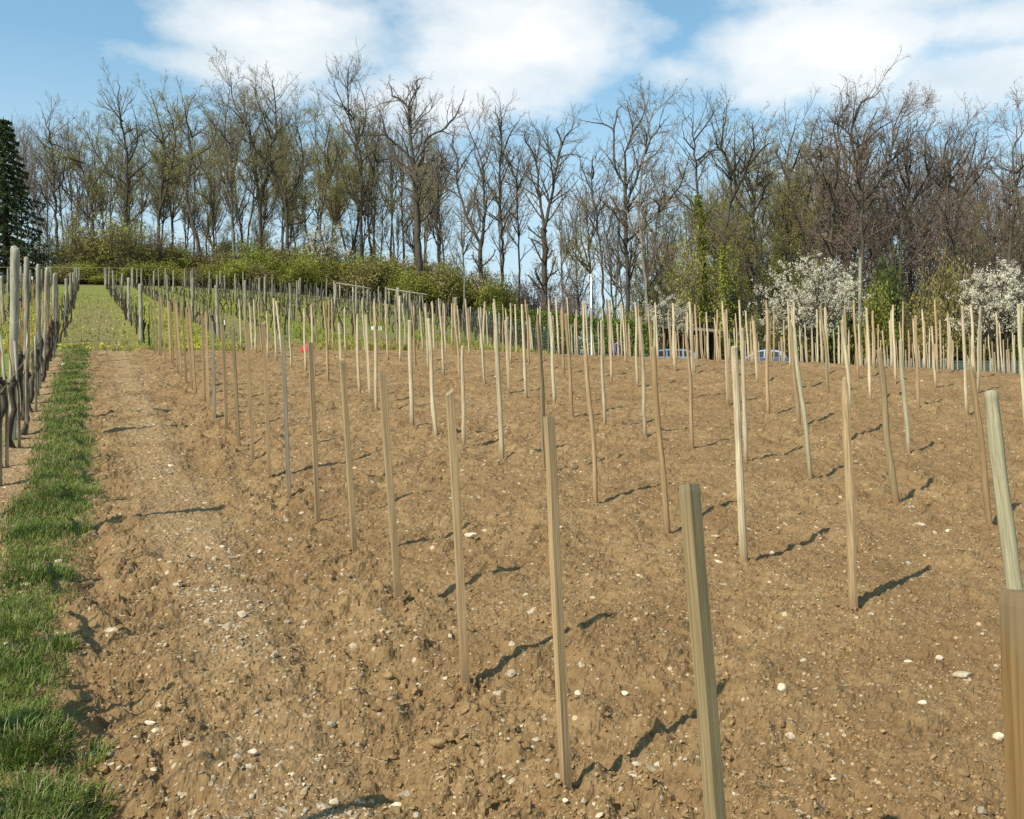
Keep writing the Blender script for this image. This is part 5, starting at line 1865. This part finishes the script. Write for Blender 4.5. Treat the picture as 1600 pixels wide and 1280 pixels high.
# ------------------------------------------------------------------ upper vineyard
ru = np.random.default_rng(64)
PP = [round_post(2.0, 0.055, 340 + i) for i in range(4)]
far_tops = {}
npost = {}
for k in range(-4, 18):
    v0 = -0.72 + 2.14 * k
    us = [28.5, 39, 50, 61, 72, 82, 88.5, 90.5]
    for u in us:
        uu = u + ru.normal(0, 0.8) * (u < 85)
        X, Y = xy(uu, v0 + ru.normal(0, 0.06))
        if u <= 29 and k > 6:
            continue
        z = float(height(X, Y))
        s = ru.uniform(0.76, 0.86)
        px, py = project((X, Y, z + 2 * s))
        if px < -20 or px > 790 or uu < field_end(v0) + 1.0:
            continue
        if k > 3 and u > np.interp(k, [3, 8, 12, 17], [92, 80, 70, 66]):
            continue
        npost[k] = npost.get(k, 0) + 1
        o = link('vineyard_post', PP[int(ru.integers(4))], None, (X, Y, z))
        o.scale = (1, 1, s)
        o.rotation_euler = (ru.normal(0, 0.02), ru.normal(0.0, 0.03), 0)
        row = 'row in line with the old vines' if k == 0 else ('%s row %s of the old vines' % (ordw(abs(k)), 'left' if k < 0 else 'right'))
        tag(o, 'grey post %s uphill in the upper vineyard, %s' % (ordw(npost[k]), row), 'post', 'posts of the upper vineyard')
        if u == 90.5 or (u > 80 and k <= 3):
            far_tops[k] = (X, Y, z + 2 * s - 0.05)
ft = [far_tops[k] for k in sorted(far_tops)]
g = Geo()
tube1(g, np.array(ft), 0.012, 5)
tag(link('row_end_wire', g.mesh('row_end_wire', M['wire'])), 'long yellowish wire linking the post tops at the far end of the upper rows', 'wire')

# old vines and thin stakes of the upper rows, far too many to tell apart
g = Geo()
P, R, P2, R2 = [], [], [], []
for k in range(-4, 19):
    v0 = -0.72 + 2.14 * k
    top = float(np.interp(k, [-4, 3, 8, 12, 18], [90, 90, 80, 72, 62]))
    for u in np.arange(max(27.0, float(field_end(v0)) + 2), top, 1.05):
        X, Y = xy(u + ru.normal(0, 0.15), v0 + ru.normal(0, 0.06))
        px, py = project((X, Y, float(height(X, Y))))
        if px < -20 or px > 840:
            continue
        z = float(height(X, Y))
        b = np.array([X, Y, z])
        h = ru.uniform(0.4, 0.65)
        P.append([b - [0, 0, 0.1], b + [ru.normal(0, .05), 0, h * 0.5], b + [ru.normal(0, .07), ru.normal(0, .05), h]])
        R.append([0.032, 0.026, 0.036])
        for j in range(2):
            a = ru.normal(0, 0.35)
            P.append([b + [0, 0, h - 0.02], b + [-SA * a * 0.5, CA * a * 0.5, h + 0.25], b + [-SA * a, CA * a, h + ru.uniform(0.3, 0.6)]])
            R.append([0.009, 0.007, 0.005])
        if ru.random() < (0.22 if k < 5 else 0.6):
            hs = ru.uniform(0.9, 1.45)
            P2.append([b + [0.05, 0, -0.1], b + [0.05 + ru.normal(0, .03), 0, hs * .5], b + [0.05 + ru.normal(0, .06), 0, hs]])
            R2.append([0.018, 0.017, 0.015])
geo_tubes(g, np.array(P), np.array(R), 5, 0)
geo_tubes(g, np.array(P2), np.array(R2), 5, 1)
o = link('upper_vines', g.mesh('upper_vines', [M['vine'], M['post']]))
tag(o, 'rows of leafless old vines with thin grey props on the upper slope', 'vines', kind='stuff')

# two wooden gate like frames among the upper vines
for i, (xa, xb, yt, yb, Yd, lab) in enumerate(((531, 574, 444, 475, 62, 'left wooden frame of posts and top beam among the upper vines'),
                                                (608, 656, 453, 490, 58, 'right wooden frame of posts and slanting top beam among the upper vines'))):
    a = at(xa, yt, Yd)
    b = at(xb, yt + 7, Yd - 1.0)
    za, zb = float(height(a[0], a[1])), float(height(b[0], b[1]))
    org = np.array([a[0], a[1], za])
    t = empty('wooden_frame', org, lab, 'frame', 'wooden frames in the upper vineyard')
    m_ = (a * 0.52 + b * 0.48)
    for p, zz in ((a, za), (b, zb), (m_, float(height(m_[0], m_[1])))):
        g = Geo()
        tube1(g, np.array([[p[0], p[1], zz - 0.2], [p[0], p[1], (zz + p[2]) / 2], [p[0], p[1], p[2]]]) - org, [0.05, 0.048, 0.045], 8)
        link('post', g.mesh('post', M['post']), t)
    g = Geo()
    d = unit(b - a)
    tube1(g, np.array([a - d * 0.25, (a + b) / 2, b + d * (0.3 if i == 0 else 0.5)]) - org + np.array([0, -0.07, 0.03]), 0.045, 8)
    link('beam', g.mesh('beam', M['post']), t)

# ------------------------------------------------------------------ things beyond the field
def pole(px, top, Yd, r, mt, name, lab, cat):
    a = at(px, top, Yd)
    z = float(height(a[0], a[1]))
    t = empty(name, (a[0], a[1], z), lab, cat)
    h = a[2] - z
    g = Geo()
    zs = np.array([-0.2, 0, h * 0.5, h])
    tube1(g, np.stack([0 * zs, 0 * zs, zs], -1), np.array([r, r, r * 0.92, r * 0.8]), 12)
    link('mast', g.mesh('mast', M[mt]), t)
    return t, h


t, h = pole(925, 432, 52, 0.056, 'white', 'flagpole', 'white flagpole standing bare behind the stakes, right of centre', 'flagpole')
t.rotation_euler = (0, -0.012, 0)
g = Geo()
tube1(g, [[0, 0, h], [0, 0, h + 0.02], [0, 0, h + 0.08], [0, 0, h + 0.11]], [0.03, 0.075, 0.075, 0.02], 12)
link('finial', g.mesh('finial', M['white']), t)
t, h = pole(1344, 402, 70, 0.13, 'bark_pale', 'pale_trunk', 'tall thin pale tree trunk right of the large white cherry', 'pole')  # a thin pale tree trunk, built as a straight mast like the poles
t, h = pole(857, 465, 66, 0.05, 'post', 'thin_pole', 'thin grey brown pole in front of the clipped hedge', 'pole')

# green netting fence behind the field
def netting(px0, px1, Yd, h, lab):
    a = at(px0, 560, Yd)
    b = at(px1, 560, Yd + 3)
    za, zb = float(height(a[0], a[1])), float(height(b[0], b[1]))
    org = np.array([a[0], a[1], za])
    t = empty('netting_fence', org, lab, 'fence')
    g = Geo()
    n = 60
    for i in range(n):
        q = (i + 0.5) / n
        x, y, z = a[0] + (b[0] - a[0]) * q, a[1] + (b[1] - a[1]) * q, za + (zb - za) * q
        box(g, (x - org[0], y - org[1], z - org[2] + h / 2), (0.022, 0.02, h))
    for zz in np.linspace(0.1, h, 12):
        tube1(g, np.array([[a[0], a[1] - 0.02, za + zz], [(a[0] + b[0]) / 2, (a[1] + b[1]) / 2 - 0.02, (za + zb) / 2 + zz], [b[0], b[1] - 0.02, zb + zz]]) - org, 0.011, 4)
    link('netting', g.mesh('netting', M['fence'], False), t)
    for q in np.linspace(0, 1, 7):
        p = np.array([a[0] + (b[0] - a[0]) * q, a[1] + (b[1] - a[1]) * q + 0.06, za + (zb - za) * q]) - org
        g = Geo()
        tube1(g, [p - [0, 0, .2], p + [0, 0, h * 0.5], p + [0, 0, h + 0.1]], 0.035, 8)
        link('post', g.mesh('post', M['post']), t)


netting(735, 905, 56, 1.35, 'green grey netting fence behind the middle of the stake field')


def panel_fence(px0, px1, Yd, ytop, lab):
    t0 = at(px0, ytop, Yd)
    z0 = float(height(t0[0], Yd)) - 0.1
    t = empty('panel_fence', (t0[0], Yd, z0), lab, 'fence')
    x1 = at(px1, ytop, Yd)[0]
    h = t0[2] - z0
    n = 16
    w = (x1 - t0[0]) / n
    pm_ = None
    for i in range(n):
        g = Geo()
        box(g, (0, 0, h * 0.47), (w - 0.09, 0.035, h * 0.92))
        for zz in (0.15, 0.5, 0.85):
            box(g, (0, -0.03, h * zz), (w - 0.11, 0.02, 0.06))
        pm_ = pm_ or g.mesh('panel', M['fence'], False)
        o = link('panel', pm_, t, (w * (i + 0.5), 0, 0))
    g = Geo()
    tube1(g, [[0, 0, -.2], [0, 0, h * .5], [0, 0, h + .08]], 0.04, 8)
    pm_ = g.mesh('post', M['post'])
    for i in range(n + 1):
        link('post', pm_, t, (w * i, 0, 0))


panel_fence(1352, 1640, 56, 562, 'low blue green panel fence below the trees at right')


# open shed with dark boards
def shed():
    Yd = 66.0
    a = at(1036, 511, Yd)
    b = at(1118, 517, Yd)
    z = float(height((a[0] + b[0]) / 2, Yd)) - 0.1
    org = np.array([a[0], Yd, z])
    t = empty('shed', org, 'open dark board shed with a nearly flat roof behind parked silver car', 'shed')
    W, H0 = b[0] - a[0], a[2] - z
    D = 3.2
    dz = b[2] - a[2]
    def roofz(x):
        return H0 + dz * x / W
    for nm, y0, mt, th in (('roof', D / 2 - 0.2, 'roof', 0.10),):
        g = Geo()
        v = [[x, y, roofz(x) + s + 0.10 * (y > 1)] for x in (-0.25, W + 0.25) for y in (-0.35, D) for s in (-0.08, 0.05)]
        g.add(v, [[0, 1, 3, 2], [4, 6, 7, 5], [0, 4, 5, 1], [2, 3, 7, 6], [0, 2, 6, 4], [1, 5, 7, 3]])
        link(nm, g.mesh(nm, M[mt], False), t)
    g = Geo()
    v = [[x, y, roofz(x) + s] for x in (-0.28, W + 0.28) for y in (-0.40, -0.36) for s in (-0.11, 0.09)]
    g.add(v, [[0, 1, 3, 2], [4, 6, 7, 5], [0, 4, 5, 1], [2, 3, 7, 6], [0, 2, 6, 4], [1, 5, 7, 3]])
    link('fascia', g.mesh('fascia', M['roof'], False), t)
    nb = 16
    for i in range(nb):
        x = W * (i + 0.5) / nb
        g = Geo()
        box(g, (x, D - 0.1 + 0.015 * (i % 2), (roofz(x) - 0.05) / 2), (W / nb - 0.012, 0.03, roofz(x) - 0.1))
        link('board', g.mesh('board', M['dark_wood'], False), t)
    for i in range(8):
        for x in (0.02, W - 0.02):
            g = Geo()
            y = D * (i + 0.5) / 8 - 0.05
            box(g, (x, y, (roofz(x) - 0.1) / 2), (0.03, D / 8 - 0.012, roofz(x) - 0.12))
            link('board', g.mesh('board', M['dark_wood'], False), t)
    for x in (0.1, W * 0.35, W * 0.68, W - 0.1):
        g = Geo()
        box(g, (x, -0.2, (roofz(x) - 0.1) / 2), (0.12, 0.12, roofz(x) - 0.11))
        link('post', g.mesh('post', M['dark_wood'], False), t)


shed()


# ------------------------------------------------------------------ cars
def car(loc, rot, paint, lab, estate=True):
    t = empty('parked_car', loc, lab, 'car', 'cars parked beyond the field')
    t.rotation_euler = (0, 0, rot)
    L_, Wd = 4.3, 1.72
    # side outline, nose towards -X
    low = [(-2.15, .32), (-2.17, .55), (-2.10, .72), (-1.95, .80), (-1.2, .92), (-1.0, .95), (1.55, .97), (2.02, .95), (2.12, .80), (2.15, .55), (2.12, .32)]
    g = Geo()
    def loft(prof, wfun, zc):
        n = len(prof)
        secs = [(-1, 0.90), (-0.97, 0.985), (0.97, 0.985), (1, 0.90)]
        V = []
        for (s, k) in secs:
            for (x, z) in prof:
                V.append((x * (1 if abs(s) < 1 else 0.985), s * wfun(z), zc + (z - zc) * (1 if abs(s) < 1 else 0.95)))
        F = [[a * n + i, a * n + (i + 1) % n, (a + 1) * n + (i + 1) % n, (a + 1) * n + i] for a in range(3) for i in range(n)]
        g.add(V, F)
        g.f.append(np.array([list(range(n))[::-1]])); g.m.append(np.array([0]))
        g.f.append(np.array([[3 * n + i for i in range(n)]])); g.m.append(np.array([0]))
    loft(low, lambda z: Wd / 2 * (1.0 - 0.06 * abs(z - 0.6)), 0.6)
    link('body', g.mesh('body', M[paint], False), t)
    g = Geo()
    roof_end = 1.85 if estate else 1.25
    cab = [(-1.02, .95), (-.35, 1.38), (.1, 1.45), (roof_end - 0.45, 1.43), (roof_end, 1.30), (roof_end + 0.22, .96)]
    loft(cab, lambda z: Wd / 2 * (0.93 - 0.34 * max(0, z - 0.95)), 1.1)
    link('cabin', g.mesh('cabin', M[paint], False), t)
    # windows stand a touch proud of the cabin
    def side_w(z):
        return Wd / 2 * (0.93 - 0.34 * max(0, z - 0.95)) + 0.006
    for s in (-1, 1):
        for poly in ([(-.78, .98), (-.30, 1.30), (.12, 1.36), (.12, .98)], [(.20, .98), (.20, 1.36), (roof_end - .75, 1.35), (roof_end - .75, .98)], [(roof_end - .67, .98), (roof_end - .67, 1.34), (roof_end - .28, 1.28), (roof_end - .08, .98)]):
            g = Geo()
            V = [(x, s * side_w(z), z) for x, z in poly] + [(x, s * (side_w(z) - 0.03), z) for x, z in poly]
            g.add(V, [[0, 1, 2, 3] if s < 0 else [3, 2, 1, 0]] + [[i, (i + 1) % 4, 4 + (i + 1) % 4, 4 + i] for i in range(4)])
            link('side_window', g.mesh('side_window', M['glass'], False), t)
    for nm, (x0, z0, x1, z1), e in (('windscreen', (-1.0, .98, -.40, 1.36), -0.03), ('rear_window', (roof_end + .19, 1.0, roof_end + .02, 1.28), 0.03)):
        g = Geo()
        V = []
        for (x, z) in ((x0, z0), (x1, z1)):
            for s in (-1, 1):
                V.append((x + e, s * (side_w(z) - 0.09), z + 0.015))
        for (x, z) in ((x0, z0), (x1, z1)):
            for s in (-1, 1):
                V.append((x + e * -1.0, s * (side_w(z) - 0.09), z))
        g.add(V, [[0, 1, 3, 2], [4, 6, 7, 5], [0, 2, 6, 4], [1, 5, 7, 3], [2, 3, 7, 6], [0, 4, 5, 1]])
        link(nm, g.mesh(nm, M['glass'], False), t)
    for x in (-1.35, 1.35):
        for s in (-1, 1):
            g = Geo()
            y = s * (Wd / 2 - 0.09)
            prof = [(-.09, .20), (-.10, .29), (-.07, .315), (.07, .315), (.10, .29), (.09, .20)]
            ang = np.arange(20) / 20 * 6.2832
            V = np.array([[(r * np.cos(a), w, r * np.sin(a)) for a in ang] for (w, r) in prof]).reshape(-1, 3)
            F = [[i * 20 + j, i * 20 + (j + 1) % 20, (i + 1) * 20 + (j + 1) % 20, (i + 1) * 20 + j] for i in range(5) for j in range(20)]
            g.add(V, F)
            wl = link('wheel', g.mesh('wheel', M['tyre']), t, (x, y, 0.315))
            g = Geo()
            tube1(g, [[0, s * 0.02, 0], [0, s * 0.07, 0], [0, s * 0.095, 0]], [0.20, 0.20, 0.06], 16)
            link('rim', g.mesh('rim', M['rim'], False), wl)
    for s in (-1, 1):
        g = Geo(); box(g, (-2.10, s * .62, .70), (.10, .30, .13)); link('headlight', g.mesh('headlight', M['lamp'], False), t)
        g = Geo(); box(g, (2.09, s * .70, .78), (.08, .20, .24)); link('tail_light', g.mesh('tail_light', M['tail'], False), t)
        g = Geo(); box(g, (-.72, s * (Wd / 2 + .07), 1.0), (.10, .16, .11)); link('mirror', g.mesh('mirror', M[paint], False), t)
    g = Geo(); box(g, (-2.16, 0, .45), (.08, 1.6, .16)); link('bumper', g.mesh('bumper', M[paint], False), t)
    g = Geo(); box(g, (2.15, 0, .45), (.08, 1.6, .18)); link('bumper', g.mesh('bumper', M[paint], False), t)


for (px, ytop, Yd, rot, paint, lab, est, hh) in (
        (1034, 546, 60, 0.06, 'silver', 'silver blue estate car parked in front of the dark shed', True, 1.45),
        (1194, 547, 57, -0.45, 'navy', 'dark blue car parked left of the large white cherry', False, 1.45)):
    p = at(px, ytop, Yd)
    car((p[0], Yd, p[2] - hh), rot, paint, lab, est)


# ------------------------------------------------------------------ people at the far side of the field
def skin_mesh(name, joints, edges, radii, mt):
    me = bpy.data.meshes.new(name)
    me.from_pydata(joints, edges, [])
    o = bpy.data.objects.new(name, me)
    COL.objects.link(o)
    sk = o.modifiers.new('skin', 'SKIN')
    sk.use_smooth_shade = True
    for i, r in enumerate(radii):
        r = r if isinstance(r, tuple) else (r, r)
        me.skin_vertices[0].data[i].radius = r
        me.skin_vertices[0].data[i].use_root = i == 0
    o.modifiers.new('sub', 'SUBSURF').levels = 1
    dg = bpy.context.evaluated_depsgraph_get()
    nm = bpy.data.meshes.new_from_object(o.evaluated_get(dg))
    bpy.data.objects.remove(o)
    nm.name = name
    nm.materials.clear()
    nm.materials.append(M[mt])
    return nm


def person(loc, rot, lab, bend, top, legs_m, hair, arm):
    t = empty('person', loc, lab, 'person')
    t.rotation_euler = (0, 0, rot)
    s, c = math.sin(bend), math.cos(bend)

    def up(y, z, x=0.0):            # upper body turned forward about the hips (towards -Y)
        dz = z - 0.93
        return (x, -(dz * s) + y * c, 0.93 + dz * c + y * s)
    J = [(0, 0, .95), up(0, 1.12), up(0, 1.32), up(0, 1.45), up(0, 1.54), up(-.02, 1.63), up(-.01, 1.71)]
    E = [(0, 1), (1, 2), (2, 3), (3, 4), (4, 5), (5, 6)]
    R = [(.15, .11), (.145, .10), (.16, .11), (.10, .08), (.055, .055), (.085, .095), (.06, .07)]
    def add(p, par, r):
        J.append(p); E.append((par, len(J) - 1)); R.append(r); return len(J) - 1
    for sd in (-1, 1):
        hip = add((sd * .10, 0, .88), 0, .095)
        kn = add((sd * .11, -.03, .48), hip, .062)
        an = add((sd * .12, .02, .09), kn, .042)
        ft = add((sd * .13, -.15, .04), an, (.042, .034))
        sh = add(up(0, 1.40, sd * .19), 2, .058)
        if arm == 'down':
            e_ = add(up(.02, 1.12, sd * .24), sh, .042)
            w_ = add(up(-.08, .90, sd * .22), e_, .03)
            h_ = add(up(-.10, .82, sd * .22), w_, (.03, .04))
        else:
            e_ = add((sd * .24, up(0, 1.40)[1] - .06, up(0, 1.40)[2] - .28), sh, .042)
            w_ = add((sd * .20, up(0, 1.40)[1] - .16, up(0, 1.40)[2] - .50), e_, .03)
            h_ = add((sd * .19, up(0, 1.40)[1] - .18, up(0, 1.40)[2] - .58), w_, (.03, .04))
        for f_ in (-1.5, -.5, .5, 1.5):
            b = J[h_]
            add((b[0] + f_ * .012, b[1] - .012, b[2] - .075 + abs(f_) * .008), h_, .009)
        b = J[w_]
        add((b[0] - sd * .035, b[1] - .03, b[2] - .06), w_, .011)
    link('body', skin_mesh('body', J, E, R, 'skin'), t)
    # clothes follow the body a little outside it
    def sleeve(name, idx, mt, grow):
        m = {j: i for i, j in enumerate(idx)}
        link(name, skin_mesh(name, [J[j] for j in idx], [(m[a], m[b]) for a, b in E if a in m and b in m],
                             [tuple(q + grow for q in (R[j] if isinstance(R[j], tuple) else (R[j], R[j]))) for j in idx], mt), t)
    per = 13
    arms = []
    legs = []
    for k_ in range(2):
        b = 7 + k_ * per
        legs += [b, b + 1, b + 2]
        arms += [b + 4, b + 5, b + 6]
    sleeve('jacket', [1, 0, 2, 3] + arms, top, 0.020)
    sleeve('trousers', [0] + legs, legs_m, 0.018)
    for k_ in range(2):
        b = 7 + k_ * per
        sleeve('shoe', [b + 2, b + 3], 'black', 0.016)
    hd = np.array(J[5]); tp = np.array(J[6])
    d = unit(tp - hd)
    fwd = np.array([0, -c, -s])
    V = ICO2_V * np.array([.092, .10, .085])
    V = V[:, 0:1] * np.array([[1, 0, 0]]) - V[:, 1:2] * fwd + V[:, 2:3] * d + hd + d * 0.075 - fwd * 0.028
    g = Geo(); g.add(V, ICO2_F)
    link('hair', g.mesh('hair', M[hair]), t)
    g = Geo()
    for sd in (-1, 1):
        V = ICO_V * np.array([.016, .022, .032]) + hd + np.array([sd * .092, 0, 0])
        g.add(V, ICO_F)
    V = ICO_V * np.array([.015, .022, .024]) + hd + fwd * 0.098 - d * 0.01
    g.add(V, ICO_F)
    link('ears_and_nose', g.mesh('ears_and_nose', M['skin']), t)
    g = Geo()
    for sd in (-1, 1):
        g.add(ICO_V * 0.011 + hd + fwd * 0.088 + d * 0.022 + np.array([sd * .034, 0, 0]), ICO_F)
    g.add(ICO_V * np.array([.024, .008, .006]) + hd + fwd * 0.086 - d * 0.055, ICO_F)
    link('eyes_and_mouth', g.mesh('eyes_and_mouth', M['hair_dark']), t)


p = at(878, 527, 46)
person((p[0], 46, p[2] - 1.75), 1.9, 'person with pale hair and black clothes standing behind the stakes', 0.08, 'black', 'black', 'hair', 'down')
p = at(955, 531, 47)
person((p[0], 47, p[2] - 1.52), 0.9, 'person in a purple jacket stooping behind the stakes right of the flagpole', 0.75, 'purple', 'jeans', 'hair_dark', 'hang')

# ------------------------------------------------------------------ small bright things among the stakes
def bag(px, ytop, ybot, w, lab):
    p = ground_at(px, min(ybot, 552))
    top = at(px, ytop, p[1])
    h = top[2] - p[2]
    t = empty('red_bag', p, lab, 'bag', 'red bags')
    rng = np.random.default_rng(int(px))
    V = []
    F = []
    zs = np.linspace(0, 1, 7)
    wd = [.8, 1.0, 1.05, .95, .72, .38, .42]
    for z, k in zip(zs, wd):
        for j in range(10):
            a = j / 10 * 6.283
            q = 1 + rng.normal(0, 0.07)
            V.append((math.cos(a) * w / 2 * k * q, math.sin(a) * w / 2.6 * k * q, z * h * 0.86))
    F = [[i * 10 + j, i * 10 + (j + 1) % 10, (i + 1) * 10 + (j + 1) % 10, (i + 1) * 10 + j] for i in range(6) for j in range(10)]
    g = Geo(); g.add(V, F)
    g.f.append(np.array([[60 + j for j in range(10)]])); g.m.append(np.array([0]))
    link('sack', g.mesh('sack', M['red']), t)
    g = Geo()
    a = np.linspace(0, math.pi, 9)
    tube1(g, np.stack([np.cos(a) * w * 0.17, 0 * a, h * 0.84 + np.sin(a) * h * 0.14], -1), 0.012, 6)
    link('handle', g.mesh('handle', M['red']), t)


bag(480, 535, 553, 0.26, 'bright red bag standing on the soil among the stakes at left centre')
for (px, py, lab) in ((327, 513, 'left small red sign plate on a white rod in the upper vineyard'), (351, 516, 'right small red sign plate on a white rod in the upper vineyard')):
    Yd = 34.0
    p = at(px, py, Yd)
    z = float(height(p[0], Yd))
    t = empty('red_marker', (p[0], Yd, z), lab, 'marker', 'red markers')
    g = Geo()
    h = p[2] - z
    tube1(g, [[0, 0, -.1], [0, 0, h * .5], [0, 0, h + 0.35]], 0.014, 6)
    link('rod', g.mesh('rod', M['white']), t)
    g = Geo()
    box(g, (0, -0.02, h), (0.13, 0.02, 0.2))
    link('plate', g.mesh('plate', M['red'], False), t)
for (px, lab) in ((584, 'left white notice board on a post among the rear stakes'), (594, 'narrow right white notice board beside the wider one')):
    Yd = 36.0
    p = at(px, 521, Yd)
    z = float(height(p[0], Yd))
    h = p[2] - z
    t = empty('notice_board', (p[0], Yd, z), lab, 'board', 'white notice boards')
    g = Geo()
    tube1(g, [[0, 0, -.1], [0, 0, h * .5], [0, 0, h + 0.2]], 0.025, 8)
    link('post', g.mesh('post', M['post']), t)
    g = Geo()
    box(g, (0, -0.04, h), (0.18 if px < 590 else 0.11, 0.025, 0.52))
    link('board', g.mesh('board', M['white'], False), t)
